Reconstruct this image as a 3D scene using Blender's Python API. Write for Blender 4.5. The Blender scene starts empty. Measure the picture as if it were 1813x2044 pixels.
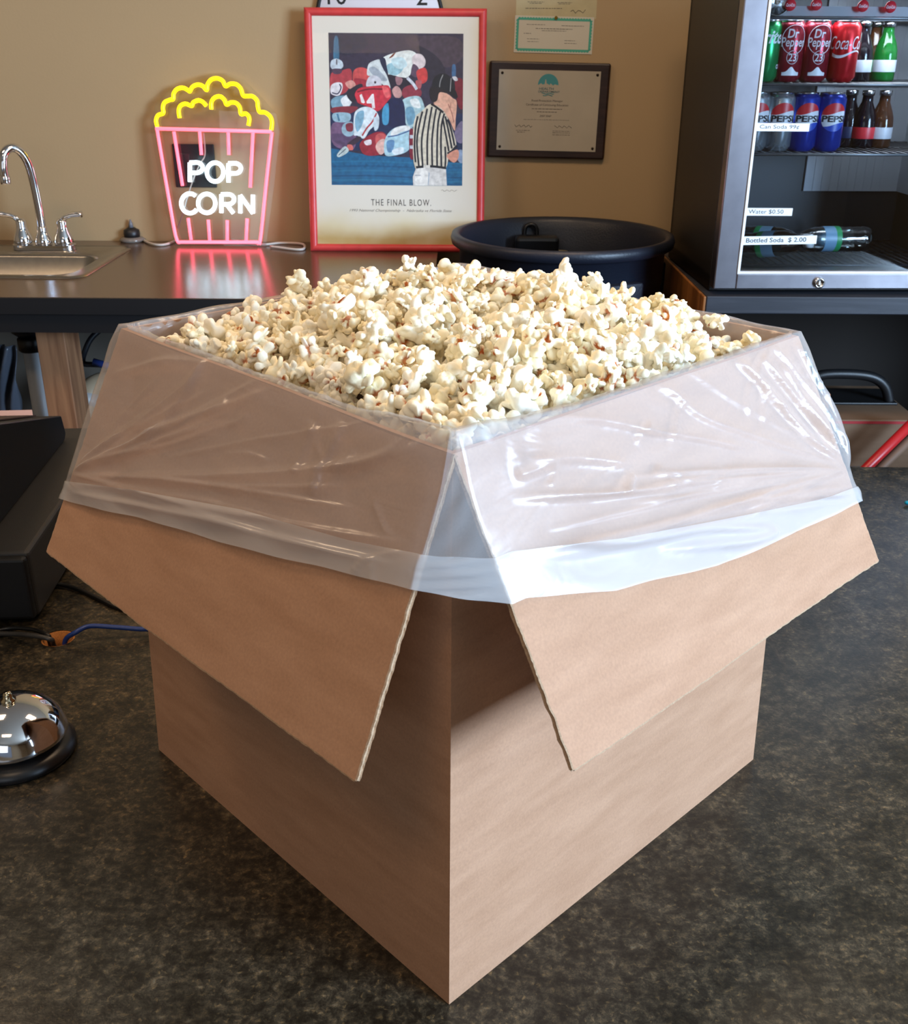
import bpy, bmesh, math, random
import numpy as np
from mathutils import Vector, Matrix, Euler
from mathutils.geometry import tessellate_polygon

# ------------------------------------------------------------------ camera, world, lights, exposure
SC = bpy.context.scene
COL = SC.collection
PI = math.pi
SC.view_settings.view_transform = 'Standard'
SC.view_settings.look = 'None'
SC.view_settings.gamma = 1
SC.view_settings.use_curve_mapping = False
SC.view_settings.exposure = 0.0
SC.cycles.max_bounces = 10
SC.cycles.transparent_max_bounces = 24
SC.cycles.diffuse_bounces = 4
SC.cycles.glossy_bounces = 4
SC.cycles.transmission_bounces = 6
SC.cycles.caustics_reflective = False
SC.cycles.caustics_refractive = False
SC.cycles.use_denoising = True

CAM = Vector((0.0012157, -0.5972703, 0.6981229))
FPX, PITCH, ROLL = 2068.778, 24.0323, 0.39354
cd = bpy.data.cameras.new('camera')
cam = bpy.data.objects.new('camera', cd)
COL.objects.link(cam)
cd.sensor_fit = 'HORIZONTAL'
cd.sensor_width = 36
cd.lens = 36 * FPX / 1813
cd.clip_start = 0.02
CR = Matrix.Rotation(math.radians(90 - PITCH), 3, 'X') @ Matrix.Rotation(math.radians(ROLL), 3, 'Z')
cam.matrix_world = Matrix.Translation(CAM) @ CR.to_4x4()
cd.dof.use_dof = True
cd.dof.focus_distance = 0.98
cd.dof.aperture_fstop = 28
SC.camera = cam

w = bpy.data.worlds.new('world'); SC.world = w; w.use_nodes = True
w.node_tree.nodes['Background'].inputs[0].default_value = (0.62, 0.75, 1.0, 1)
w.node_tree.nodes['Background'].inputs[1].default_value = 0.25


def area(name, loc, target, sx, sy, power, color, spread=180):
    l = bpy.data.lights.new(name, 'AREA'); l.shape = 'RECTANGLE'; l.size = sx; l.size_y = sy
    l.energy = power; l.color = color; l.spread = math.radians(spread)
    o = bpy.data.objects.new(name, l); COL.objects.link(o)
    o.location = loc
    o.rotation_euler = (Vector(target) - Vector(loc)).to_track_quat('-Z', 'Y').to_euler()
    return o


# daylight through the shop window on the right behind the camera, and through the far front window
area('window_daylight', (2.82, -1.15, 0.95), (0.1, 0.2, 0.35), 1.25, 1.1, 245, (0.53, 0.74, 1.0))
area('front_window_daylight', (-0.9, -3.0, 1.0), (-0.2, 0.6, 0.4), 1.6, 1.1, 9, (0.86, 0.92, 1.0))
# ceiling lamps of the shop (warm)
area('ceiling_lamp_light', (-1.3, 0.7, 1.72), (-1.3, 0.7, 0), 0.6, 0.3, 13, (1.0, 0.70, 0.44))
area('ceiling_lamp_light', (0.3, 0.9, 1.72), (0.3, 0.9, 0), 0.6, 0.3, 13, (1.0, 0.70, 0.44))
area('ceiling_lamp_light', (-0.5, -0.9, 1.72), (-0.5, -0.9, 0), 0.6, 0.3, 7, (1.0, 0.70, 0.44))

# ------------------------------------------------------------------ helpers


def ray(px, py):
    d = CR @ Vector(((px - 906.5) / FPX, -(py - 1022) / FPX, -1))
    return d


def ony(px, py, y):
    d = ray(px, py); return CAM + d * ((y - CAM.y) / d.y)


def onz(px, py, z):
    d = ray(px, py); return CAM + d * ((z - CAM.z) / d.z)


def s2l(c):
    return tuple((x / 255 / 12.92) if x / 255 <= 0.04045 else ((x / 255 + 0.055) / 1.055) ** 2.4 for x in c)


MATS = {}


def mat(name, rgb, rough=0.5, metal=0.0, srgb=True, noise=None, bump=None, spec=0.5, coat=0, emit=None, alpha=1, trans=0, ior=1.5):
    """noise=(scale, strength), bump=(scale, strength)"""
    if name in MATS: return MATS[name]
    m = bpy.data.materials.new(name); m.use_nodes = True; MATS[name] = m
    nt = m.node_tree; b = nt.nodes['Principled BSDF']
    c = s2l(rgb) if srgb else rgb
    b.inputs['Base Color'].default_value = (*c, 1)
    b.inputs['Roughness'].default_value = rough
    b.inputs['Metallic'].default_value = metal
    b.inputs['Specular IOR Level'].default_value = spec
    b.inputs['Coat Weight'].default_value = coat
    b.inputs['Alpha'].default_value = alpha
    b.inputs['Transmission Weight'].default_value = trans
    b.inputs['IOR'].default_value = ior
    if emit:
        b.inputs['Emission Color'].default_value = (*emit[0], 1)
        b.inputs['Emission Strength'].default_value = emit[1]
    tc = nt.nodes.new('ShaderNodeTexCoord')
    if noise:
        n = nt.nodes.new('ShaderNodeTexNoise'); n.inputs['Scale'].default_value = noise[0]; n.inputs['Detail'].default_value = 5
        r = nt.nodes.new('ShaderNodeMapRange')
        r.inputs['From Min'].default_value = 0.25; r.inputs['From Max'].default_value = 0.75
        r.inputs['To Min'].default_value = 1 - noise[1]; r.inputs['To Max'].default_value = 1 + noise[1]
        mx = nt.nodes.new('ShaderNodeVectorMath'); mx.operation = 'SCALE'
        mx.inputs[0].default_value = c
        nt.links.new(tc.outputs['Object'], n.inputs['Vector'])
        nt.links.new(n.outputs['Fac'], r.inputs['Value'])
        nt.links.new(r.outputs[0], mx.inputs['Scale'])
        nt.links.new(mx.outputs[0], b.inputs['Base Color'])
    if bump:
        n2 = nt.nodes.new('ShaderNodeTexNoise'); n2.inputs['Scale'].default_value = bump[0]; n2.inputs['Detail'].default_value = 6
        bp = nt.nodes.new('ShaderNodeBump'); bp.inputs['Strength'].default_value = bump[1]; bp.inputs['Distance'].default_value = 0.002
        nt.links.new(tc.outputs['Object'], n2.inputs['Vector'])
        nt.links.new(n2.outputs['Fac'], bp.inputs['Height'])
        nt.links.new(bp.outputs[0], b.inputs['Normal'])
    return m


def ramp(nt, stops):
    r = nt.nodes.new('ShaderNodeValToRGB')
    els = r.color_ramp.elements
    els[0].position, els[0].color = stops[0][0], (*s2l(stops[0][1]), 1)
    els[1].position, els[1].color = stops[-1][0], (*s2l(stops[-1][1]), 1)
    for p, c in stops[1:-1]:
        e = els.new(p); e.color = (*s2l(c), 1)
    return r


class MB:
    def __init__(s): s.v = []; s.f = []; s.mi = []; s.sm = []

    def add(s, vs, fs, mi=0, smooth=False):
        o = len(s.v); s.v += [tuple(v) for v in vs]
        s.f += [tuple(i + o for i in f) for f in fs]
        s.mi += [mi] * len(fs); s.sm += [smooth] * len(fs)
        return s

    def box(s, x0, x1, y0, y1, z0, z1, M=None, mi=0):
        vs = [Vector((x, y, z)) for z in (z0, z1) for y in (y0, y1) for x in (x0, x1)]
        if M is not None: vs = [M @ v for v in vs]
        return s.add(vs, [(0, 2, 3, 1), (4, 5, 7, 6), (0, 1, 5, 4), (2, 6, 7, 3), (0, 4, 6, 2), (1, 3, 7, 5)], mi)

    def lathe(s, prof, n=48, M=None, mi=0, cap=True, smooth=True):
        vs = []; fs = []
        for r, z in prof:
            for k in range(n):
                a = 2 * PI * k / n; vs.append(Vector((r * math.cos(a), r * math.sin(a), z)))
        for i in range(len(prof) - 1):
            for k in range(n):
                k2 = (k + 1) % n
                fs.append((i * n + k, i * n + k2, (i + 1) * n + k2, (i + 1) * n + k))
        if cap:
            if prof[0][0] > 1e-5: fs.append(tuple(range(n))[::-1])
            if prof[-1][0] > 1e-5: fs.append(tuple((len(prof) - 1) * n + k for k in range(n)))
        if M is not None: vs = [M @ v for v in vs]
        return s.add(vs, fs, mi, smooth)

    def tube(s, pts, r, n=12, mi=0, closed=False, smooth=True, cap=True):
        pts = [Vector(p) for p in pts]; N = len(pts)
        rs = r if isinstance(r, (list, tuple)) else [r] * N
        T = []
        for i in range(N):
            a = pts[(i - 1) % N] if (closed or i > 0) else pts[i]
            b = pts[(i + 1) % N] if (closed or i < N - 1) else pts[i]
            T.append((b - a).normalized())
        up = Vector((0, 0, 1)) if abs(T[0].z) < 0.9 else Vector((1, 0, 0))
        nrm = (up - T[0] * up.dot(T[0])).normalized()
        vs = []; fs = []
        for i in range(N):
            nrm = (nrm - T[i] * nrm.dot(T[i])).normalized(); bn = T[i].cross(nrm)
            for k in range(n):
                a = 2 * PI * k / n
                vs.append(pts[i] + (nrm * math.cos(a) + bn * math.sin(a)) * rs[i])
        for i in range(N if closed else N - 1):
            j = (i + 1) % N
            for k in range(n):
                k2 = (k + 1) % n
                fs.append((i * n + k, i * n + k2, j * n + k2, j * n + k))
        if not closed and cap:
            fs.append(tuple(range(n))[::-1]); fs.append(tuple((N - 1) * n + k for k in range(n)))
        return s.add(vs, fs, mi, smooth)

    def poly(s, pts2, M, mi=0):
        """flat polygon (2-D points) placed with matrix M"""
        P = [Vector((p[0], p[1], 0)) for p in pts2]
        t = tessellate_polygon([P])
        return s.add([M @ p for p in P], [tuple(x) for x in t], mi)

    def prism(s, pts2, h, M, mi=0):
        n = len(pts2)
        P = [Vector((p[0], p[1], 0)) for p in pts2]
        vs = [M @ p for p in P] + [M @ (p + Vector((0, 0, h))) for p in P]
        t = tessellate_polygon([P])
        fs = [tuple(x)[::-1] for x in t] + [tuple(i + n for i in x) for x in t] + [(i, (i + 1) % n, n + (i + 1) % n, n + i) for i in range(n)]
        return s.add(vs, fs, mi)

    def build(s, name, mats, parent=None, bevel=0, seg=2, subsurf=0, recalc=True, smooth=None):
        me = bpy.data.meshes.new(name)
        me.from_pydata(s.v, [], s.f)
        if not isinstance(mats, (list, tuple)): mats = [mats]
        for m in mats: me.materials.append(m)
        me.polygons.foreach_set('material_index', s.mi)
        me.polygons.foreach_set('use_smooth', s.sm if smooth is None else [smooth] * len(s.f))
        if recalc:
            bm = bmesh.new(); bm.from_mesh(me); bmesh.ops.recalc_face_normals(bm, faces=bm.faces); bm.to_mesh(me); bm.free()
        me.update()
        o = bpy.data.objects.new(name, me); COL.objects.link(o)
        if parent: o.parent = parent
        if bevel:
            b = o.modifiers.new('bevel', 'BEVEL'); b.width = bevel; b.segments = seg; b.limit_method = 'ANGLE'; b.angle_limit = math.radians(40)
        if subsurf:
            b = o.modifiers.new('sub', 'SUBSURF'); b.levels = subsurf; b.render_levels = subsurf
        return o


def tag(o, label, cat, group=None, kind=None):
    if label: o['label'] = label
    if cat: o['category'] = cat
    if group: o['group'] = group
    if kind: o['kind'] = kind
    return o


def thing(name, label, cat, loc=(0, 0, 0), rz=0, group=None):
    o = bpy.data.objects.new(name, None); COL.objects.link(o); o.empty_display_size = 0.05
    o.location = loc; o.rotation_euler = (0, 0, rz)
    return tag(o, label, cat, group)


def struct(o): o['kind'] = 'structure'; return o


def spline(P, n=8, closed=False):
    P = [Vector(p) for p in P]; N = len(P); out = []
    for i in range(N if closed else N - 1):
        g = lambda k: P[k % N] if closed else P[max(0, min(N - 1, k))]
        a, b, c, d = g(i - 1), g(i), g(i + 1), g(i + 2)
        for j in range(n):
            t = j / n
            out.append(0.5 * ((2 * b) + (c - a) * t + (2 * a - 5 * b + 4 * c - d) * t * t + (3 * b - a - 3 * c + d) * t ** 3))
    if not closed: out.append(P[-1])
    return out


TXT = {}


def text_geo(s, size=1.0, bold=0.0, shear=0.0, spacing=1.0, sx=1.0):
    """flat glyph mesh centred on the origin, returns verts, faces, width, height"""
    key = (s, bold, shear, spacing)
    if key not in TXT:
        cu = bpy.data.curves.new('t', 'FONT'); cu.body = s; cu.size = 1; cu.align_x = 'CENTER'; cu.align_y = 'CENTER'
        cu.offset = bold; cu.shear = shear; cu.space_character = spacing; cu.resolution_u = 3
        o = bpy.data.objects.new('t', cu); COL.objects.link(o)
        dg = bpy.context.evaluated_depsgraph_get(); dg.update()
        me = bpy.data.meshes.new_from_object(o.evaluated_get(dg))
        vs = [tuple(v.co) for v in me.vertices]; fs = [tuple(p.vertices) for p in me.polygons]
        bpy.data.objects.remove(o); bpy.data.curves.remove(cu); bpy.data.meshes.remove(me)
        TXT[key] = (vs, fs)
    vs, fs = TXT[key]
    return [(v[0] * size * sx, v[1] * size, 0) for v in vs], fs


def add_text(mb, s, M, width=None, size=None, mi=0, **k):
    vs, fs = text_geo(s, 1.0, **k)
    if not vs: return
    xs = [v[0] for v in vs]; ys = [v[1] for v in vs]
    cx, cy = (min(xs) + max(xs)) / 2, (min(ys) + max(ys)) / 2
    ky = size / (max(ys) - min(ys)) if size else width / (max(xs) - min(xs))
    kx = width / (max(xs) - min(xs)) if width else ky
    mb.add([M @ Vector(((v[0] - cx) * kx, (v[1] - cy) * ky, 0)) for v in vs], fs, mi)


# ------------------------------------------------------------------ materials
def m_laminate():
    m = bpy.data.materials.new('speckled_laminate'); m.use_nodes = True
    nt = m.node_tree; b = nt.nodes['Principled BSDF']; N = nt.nodes.new; Lk = nt.links.new
    tc = N('ShaderNodeTexCoord')
    n1 = N('ShaderNodeTexNoise'); n1.inputs['Scale'].default_value = 105; n1.inputs['Detail'].default_value = 8; n1.inputs['Roughness'].default_value = .8; n1.inputs['Distortion'].default_value = .25
    r1 = ramp(nt, [(0.33, (24, 21, 17)), (0.46, (46, 41, 32)), (0.54, (70, 63, 50)), (0.60, (96, 80, 58)), (0.66, (104, 100, 86)), (0.74, (150, 130, 98))])
    n2 = N('ShaderNodeTexNoise'); n2.inputs['Scale'].default_value = 210; n2.inputs['Detail'].default_value = 3; n2.inputs['Roughness'].default_value = .6; n2.inputs['Distortion'].default_value = .5
    r2 = ramp(nt, [(0.60, (0, 0, 0)), (0.72, (255, 255, 255))])
    n3 = N('ShaderNodeTexNoise'); n3.inputs['Scale'].default_value = 26; n3.inputs['Detail'].default_value = 4
    r3 = ramp(nt, [(0.36, (150, 150, 145)), (0.65, (255, 255, 255))])
    mx = N('ShaderNodeMix'); mx.data_type = 'RGBA'; mx.inputs[7].default_value = (*s2l((150, 122, 80)), 1)
    ml = N('ShaderNodeMix'); ml.data_type = 'RGBA'; ml.blend_type = 'MULTIPLY'; ml.inputs[0].default_value = 1
    for n in (n1, n2, n3): Lk(tc.outputs['Object'], n.inputs['Vector'])
    Lk(n1.outputs['Fac'], r1.inputs[0]); Lk(n2.outputs['Fac'], r2.inputs[0]); Lk(n3.outputs['Fac'], r3.inputs[0])
    sc = N('ShaderNodeMath'); sc.operation = 'MULTIPLY'; sc.inputs[1].default_value = .5; Lk(r2.outputs[0], sc.inputs[0])
    Lk(sc.outputs[0], mx.inputs[0]); Lk(r1.outputs[0], mx.inputs[6])
    Lk(mx.outputs[2], ml.inputs[6]); Lk(r3.outputs[0], ml.inputs[7]); Lk(ml.outputs[2], b.inputs['Base Color'])
    b.inputs['Roughness'].default_value = 0.34
    bp = N('ShaderNodeBump'); bp.inputs['Strength'].default_value = .25; bp.inputs['Distance'].default_value = .0006
    n4 = N('ShaderNodeTexNoise'); n4.inputs['Scale'].default_value = 420; n4.inputs['Detail'].default_value = 2
    Lk(tc.outputs['Object'], n4.inputs['Vector']); Lk(n4.outputs['Fac'], bp.inputs['Height']); Lk(bp.outputs[0], b.inputs['Normal'])
    return m


def m_cardboard(name='cardboard', base=(186, 143, 113)):
    m = bpy.data.materials.new(name); m.use_nodes = True
    nt = m.node_tree; b = nt.nodes['Principled BSDF']; N = nt.nodes.new; Lk = nt.links.new
    tc = N('ShaderNodeTexCoord')
    n1 = N('ShaderNodeTexNoise'); n1.inputs['Scale'].default_value = 480; n1.inputs['Detail'].default_value = 6
    n2 = N('ShaderNodeTexNoise'); n2.inputs['Scale'].default_value = 14; n2.inputs['Detail'].default_value = 4
    mp = N('ShaderNodeMapping'); mp.inputs['Scale'].default_value = (1, 1, 5)
    Lk(tc.outputs['Object'], n1.inputs['Vector']); Lk(tc.outputs['Object'], mp.inputs[0]); Lk(mp.outputs[0], n2.inputs['Vector'])
    d = tuple(int(c * .965) for c in base); l = tuple(min(255, int(c * 1.03)) for c in base)
    r1 = ramp(nt, [(0.3, d), (0.7, l)])
    r2 = ramp(nt, [(0.3, (238, 234, 230)), (0.7, (255, 255, 255))])
    ml = N('ShaderNodeMix'); ml.data_type = 'RGBA'; ml.blend_type = 'MULTIPLY'; ml.inputs[0].default_value = 1
    Lk(n1.outputs['Fac'], r1.inputs[0]); Lk(n2.outputs['Fac'], r2.inputs[0])
    Lk(r1.outputs[0], ml.inputs[6]); Lk(r2.outputs[0], ml.inputs[7]); Lk(ml.outputs[2], b.inputs['Base Color'])
    b.inputs['Roughness'].default_value = .72; b.inputs['Specular IOR Level'].default_value = .3
    bp = N('ShaderNodeBump'); bp.inputs['Strength'].default_value = .25; bp.inputs['Distance'].default_value = .0005
    Lk(n2.outputs['Fac'], bp.inputs['Height'])
    bp2 = N('ShaderNodeBump'); bp2.inputs['Strength'].default_value = .12; bp2.inputs['Distance'].default_value = .0004
    Lk(n1.outputs['Fac'], bp2.inputs['Height']); Lk(bp.outputs[0], bp2.inputs['Normal']); Lk(bp2.outputs[0], b.inputs['Normal'])
    return m


def m_film(name, dens, gloss=0.16):
    m = bpy.data.materials.new(name); m.use_nodes = True
    nt = m.node_tree; nt.nodes.remove(nt.nodes['Principled BSDF']); N = nt.nodes.new; Lk = nt.links.new
    out = nt.nodes['Material Output']
    tr = N('ShaderNodeBsdfTransparent'); tr.inputs[0].default_value = (1, 1, 1, 1)
    df = N('ShaderNodeBsdfDiffuse'); df.inputs[0].default_value = (.97, .97, .98, 1)
    tl = N('ShaderNodeBsdfTranslucent'); tl.inputs[0].default_value = (.97, .97, .98, 1)
    gl = N('ShaderNodeBsdfGlossy'); gl.inputs['Roughness'].default_value = .25; gl.inputs[0].default_value = (1, 1, 1, 1)
    m1 = N('ShaderNodeMixShader'); m1.inputs[0].default_value = .22
    m2 = N('ShaderNodeMixShader'); m2.inputs[0].default_value = dens
    m3 = N('ShaderNodeMixShader')
    fr = N('ShaderNodeFresnel'); fr.inputs['IOR'].default_value = 1.5
    ad = N('ShaderNodeMath'); ad.operation = 'MULTIPLY_ADD'; ad.inputs[1].default_value = .33; ad.inputs[2].default_value = gloss * .08; ad.use_clamp = True
    Lk(fr.outputs[0], ad.inputs[0]); Lk(ad.outputs[0], m3.inputs[0])
    Lk(df.outputs[0], m1.inputs[1]); Lk(tl.outputs[0], m1.inputs[2])
    Lk(tr.outputs[0], m2.inputs[1]); Lk(m1.outputs[0], m2.inputs[2])
    Lk(m2.outputs[0], m3.inputs[1]); Lk(gl.outputs[0], m3.inputs[2]); Lk(m3.outputs[0], out.inputs[0])
    # fine crinkles of the thin plastic: short creases and soft pulls
    tc = N('ShaderNodeTexCoord'); mp = N('ShaderNodeMapping'); mp.inputs['Scale'].default_value = (1, 1, 3.0)
    n1 = N('ShaderNodeTexNoise'); n1.inputs['Scale'].default_value = 9; n1.inputs['Detail'].default_value = 3; n1.inputs['Distortion'].default_value = 1.0
    n2 = N('ShaderNodeTexNoise'); n2.noise_type = 'RIDGED_MULTIFRACTAL'; n2.inputs['Scale'].default_value = 10; n2.inputs['Detail'].default_value = 4; n2.inputs['Distortion'].default_value = 1.4
    Lk(tc.outputs['Object'], mp.inputs[0]); Lk(mp.outputs[0], n1.inputs['Vector']); Lk(mp.outputs[0], n2.inputs['Vector'])
    rr = N('ShaderNodeMapRange'); rr.inputs['From Min'].default_value = .9; rr.inputs['From Max'].default_value = 1.8; rr.inputs['To Min'].default_value = 0; rr.inputs['To Max'].default_value = .22
    Lk(n2.outputs['Fac'], rr.inputs['Value'])
    sm = N('ShaderNodeMath'); sm.operation = 'ADD'; Lk(n1.outputs['Fac'], sm.inputs[0]); Lk(rr.outputs[0], sm.inputs[1])
    bp = N('ShaderNodeBump'); bp.inputs['Strength'].default_value = .5; bp.inputs['Distance'].default_value = .006
    Lk(sm.outputs[0], bp.inputs['Height'])
    for s in (df, tl, gl): Lk(bp.outputs[0], s.inputs['Normal'])
    Lk(bp.outputs[0], fr.inputs['Normal'])
    return m


def m_glass(name, tint=(.97, .98, 1.0), k=1.0, add=.0, rough=.01):
    """thin clear pane: passes light, reflects by Fresnel"""
    m = bpy.data.materials.new(name); m.use_nodes = True
    nt = m.node_tree; nt.nodes.remove(nt.nodes['Principled BSDF']); N = nt.nodes.new; Lk = nt.links.new
    tr = N('ShaderNodeBsdfTransparent'); tr.inputs[0].default_value = (*tint, 1)
    gl = N('ShaderNodeBsdfGlossy'); gl.inputs['Roughness'].default_value = rough; gl.inputs[0].default_value = (1, 1, 1, 1)
    fr = N('ShaderNodeFresnel'); fr.inputs['IOR'].default_value = 1.5
    ad = N('ShaderNodeMath'); ad.operation = 'MULTIPLY_ADD'; ad.inputs[1].default_value = k; ad.inputs[2].default_value = add; ad.use_clamp = True
    mx = N('ShaderNodeMixShader'); Lk(fr.outputs[0], ad.inputs[0]); Lk(ad.outputs[0], mx.inputs[0])
    Lk(tr.outputs[0], mx.inputs[1]); Lk(gl.outputs[0], mx.inputs[2]); Lk(mx.outputs[0], nt.nodes['Material Output'].inputs[0])
    return m


def m_popcorn():
    m = bpy.data.materials.new('popcorn_flesh'); m.use_nodes = True
    nt = m.node_tree; b = nt.nodes['Principled BSDF']; N = nt.nodes.new; Lk = nt.links.new
    at = N('ShaderNodeAttribute'); at.attribute_name = 'hull'
    tn = N('ShaderNodeAttribute'); tn.attribute_name = 'tone'
    tc = N('ShaderNodeTexCoord')
    rt = ramp(nt, [(0, (250, 233, 186)), (0.55, (253, 243, 214)), (1, (254, 251, 238))])
    rh = ramp(nt, [(0, (120, 48, 14)), (.5, (176, 88, 28)), (1, (214, 140, 60))])
    n = N('ShaderNodeTexNoise'); n.inputs['Scale'].default_value = 180; n.inputs['Detail'].default_value = 3
    Lk(tc.outputs['Object'], n.inputs['Vector']); Lk(n.outputs['Fac'], rh.inputs[0])
    Lk(tn.outputs['Fac'], rt.inputs[0])
    mx = N('ShaderNodeMix'); mx.data_type = 'RGBA'
    Lk(at.outputs['Fac'], mx.inputs[0]); Lk(rt.outputs[0], mx.inputs[6]); Lk(rh.outputs[0], mx.inputs[7]); Lk(mx.outputs[2], b.inputs['Base Color'])
    b.inputs['Roughness'].default_value = .62; b.inputs['Specular IOR Level'].default_value = .25
    b.inputs['Subsurface Weight'].default_value = 0.0
    n3 = N('ShaderNodeTexNoise'); n3.inputs['Scale'].default_value = 330; n3.inputs['Detail'].default_value = 4
    bp = N('ShaderNodeBump'); bp.inputs['Strength'].default_value = .3; bp.inputs['Distance'].default_value = .0008
    Lk(tc.outputs['Object'], n3.inputs['Vector']); Lk(n3.outputs['Fac'], bp.inputs['Height']); Lk(bp.outputs[0], b.inputs['Normal'])
    return m


def m_wood(name, a, b_, scale=(30, 30, 2.0), rough=.55):
    m = bpy.data.materials.new(name); m.use_nodes = True
    nt = m.node_tree; b = nt.nodes['Principled BSDF']; N = nt.nodes.new; Lk = nt.links.new
    tc = N('ShaderNodeTexCoord'); mp = N('ShaderNodeMapping'); mp.inputs['Scale'].default_value = scale
    n = N('ShaderNodeTexNoise'); n.inputs['Scale'].default_value = 1.6; n.inputs['Detail'].default_value = 6; n.inputs['Distortion'].default_value = .7
    r = ramp(nt, [(.3, a), (.7, b_)])
    Lk(tc.outputs['Object'], mp.inputs[0]); Lk(mp.outputs[0], n.inputs['Vector']); Lk(n.outputs['Fac'], r.inputs[0]); Lk(r.outputs[0], b.inputs['Base Color'])
    b.inputs['Roughness'].default_value = rough
    return m


LAM = m_laminate()
CARD = m_cardboard()
CARD_EDGE = mat('cardboard_cut_edge', (176, 144, 114), .85, noise=(900, .25))
FILM = m_film('thin_plastic_film', .24, .25)
HEM = m_film('doubled_plastic_hem', .30, .3)
POP = m_popcorn()
CHROME = mat('chrome', (225, 225, 228), .07, 1.0)
STEEL = mat('brushed_steel', (168, 164, 158), .28, 1.0, noise=(60, .08))
BLACKP = mat('black_plastic', (22, 22, 24), .42, bump=(700, .15))
WHITE = mat('white_paint', (235, 235, 235), .5)
BLACK = mat('black_ink', (18, 18, 20), .6)
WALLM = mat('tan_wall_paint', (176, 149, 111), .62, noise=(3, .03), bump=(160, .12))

# ------------------------------------------------------------------ setting
FL = -0.72
WY = 2.2
o = struct(MB().box(-3.0, 3.0, WY, WY + .12, FL, 1.8).build('wall_back', WALLM))
o = struct(MB().box(-3.0, 3.0, -3.4, WY + .12, FL - .1, FL).build('floor', mat('floor_vinyl', (70, 62, 54), .5, noise=(6, .15))))
o = struct(MB().box(-3.0, 3.0, -3.4, WY + .12, 1.8, 1.9).build('ceiling', mat('ceiling_tile', (205, 196, 182), .8, bump=(90, .3))))
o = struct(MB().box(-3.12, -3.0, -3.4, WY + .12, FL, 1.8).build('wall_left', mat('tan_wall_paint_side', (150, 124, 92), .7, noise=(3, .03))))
# right wall with its window opening
mb = MB(); mb.box(3.0, 3.12, -3.4, -2.1, FL, 1.8); mb.box(3.0, 3.12, -.2, WY + .12, FL, 1.8)
mb.box(3.0, 3.12, -2.1, -.2, FL, 0.1); mb.box(3.0, 3.12, -2.1, -.2, 1.65, 1.8)
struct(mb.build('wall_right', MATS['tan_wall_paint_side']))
mb = MB(); mb.box(-3.0, -2.2, -3.52, -3.4, FL, 1.8); mb.box(0.4, 3.0, -3.52, -3.4, FL, 1.8); mb.box(-2.2, .4, -3.52, -3.4, FL, 0.0); mb.box(-2.2, .4, -3.52, -3.4, 1.6, 1.8)
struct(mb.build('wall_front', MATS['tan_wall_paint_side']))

# ------------------------------------------------------------------ front counter
HOLE = onz(116, 1274, 0)
fc = thing('service_counter', 'dark brown speckled laminate counter under the popcorn box', 'counter', (0, 0, FL))
bm = bmesh.new()
outer = [(-1.5, -.25), (1.7, -.25), (1.7, 1.185), (-1.5, 1.185)]
ov = [bm.verts.new((x, y, 0)) for x, y in outer]
oe = [bm.edges.new((ov[i], ov[(i + 1) % 4])) for i in range(4)]
hv = [bm.verts.new((HOLE.x + .021 * math.cos(2 * PI * k / 32), HOLE.y + .021 * math.sin(2 * PI * k / 32), 0)) for k in range(32)]
he = [bm.edges.new((hv[i], hv[(i + 1) % 32])) for i in range(32)]
r = bmesh.ops.triangle_fill(bm, use_beauty=True, edges=oe + he)
bm.faces.ensure_lookup_table()
fs = list(bm.faces)
ex = bmesh.ops.extrude_face_region(bm, geom=fs)
bmesh.ops.translate(bm, verts=[g for g in ex['geom'] if isinstance(g, bmesh.types.BMVert)], vec=(0, 0, -.035))
bmesh.ops.recalc_face_normals(bm, faces=bm.faces)
me = bpy.data.meshes.new('counter_top'); bm.to_mesh(me); bm.free(); me.materials.append(LAM)
ct = bpy.data.objects.new('counter_top', me); COL.objects.link(ct); ct.parent = fc; ct.location = (0, 0, -FL)
# bare particle-board lining of the cable hole
mb = MB(); mb.lathe([(.0212, -.033), (.0212, -.001), (.0185, -.001), (.0185, -.033)], 32, Matrix.Translation((HOLE.x, HOLE.y, -FL)), cap=False)
mb.build('cable_hole_lining', mat('particle_board', (176, 112, 52), .8, noise=(500, .3)), fc)
mb = MB(); mb.box(-1.45, 1.65, -.2, -.17, 0, -FL - .035); mb.box(-1.45, -1.42, -.17, 1.15, 0, -FL - .035); mb.box(1.62, 1.65, -.17, 1.15, 0, -FL - .035)
mb.build('counter_base', mat('dark_cabinet', (40, 34, 30), .6), fc)

# ------------------------------------------------------------------ cardboard box
L0 = Vector((-.3186, .3276, 0)); F0 = Vector((0, 0, 0)); R0 = Vector((.3264, .3175, 0)); B0 = Vector((.0078, .6451, 0))
RZ = .4655
L1 = Vector((-.3017, .3276, RZ)); F1 = Vector((0, .0141, RZ)); R1 = Vector((.3095, .3175, RZ)); B1 = Vector((.0078, .6502 - .012, RZ))
bx = thing('cardboard_box', 'large open cardboard box with its flaps folded outward, standing on the speckled counter', 'box', (0, 0, 0))
TH = .004
Bc = [L0, F0, R0, B0]; Tc = [L1, F1, R1, B1]
cen = Vector((.003, .325, 0))


def offs(poly, d):
    """inset a convex polygon (xy) by d"""
    n = len(poly); out = []
    for i in range(n):
        a, b, c = poly[i - 1], poly[i], poly[(i + 1) % n]
        e1 = (b - a).normalized(); e2 = (c - b).normalized()
        n1 = Vector((-e1.y, e1.x, 0)); n2 = Vector((-e2.y, e2.x, 0))
        k = (n1 + n2).normalized(); out.append(b + k * (d / max(.3, k.dot(n1))))
    return out


mb = MB()
rows = 24; nseg = 24
rnd = random.Random(5)


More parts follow.
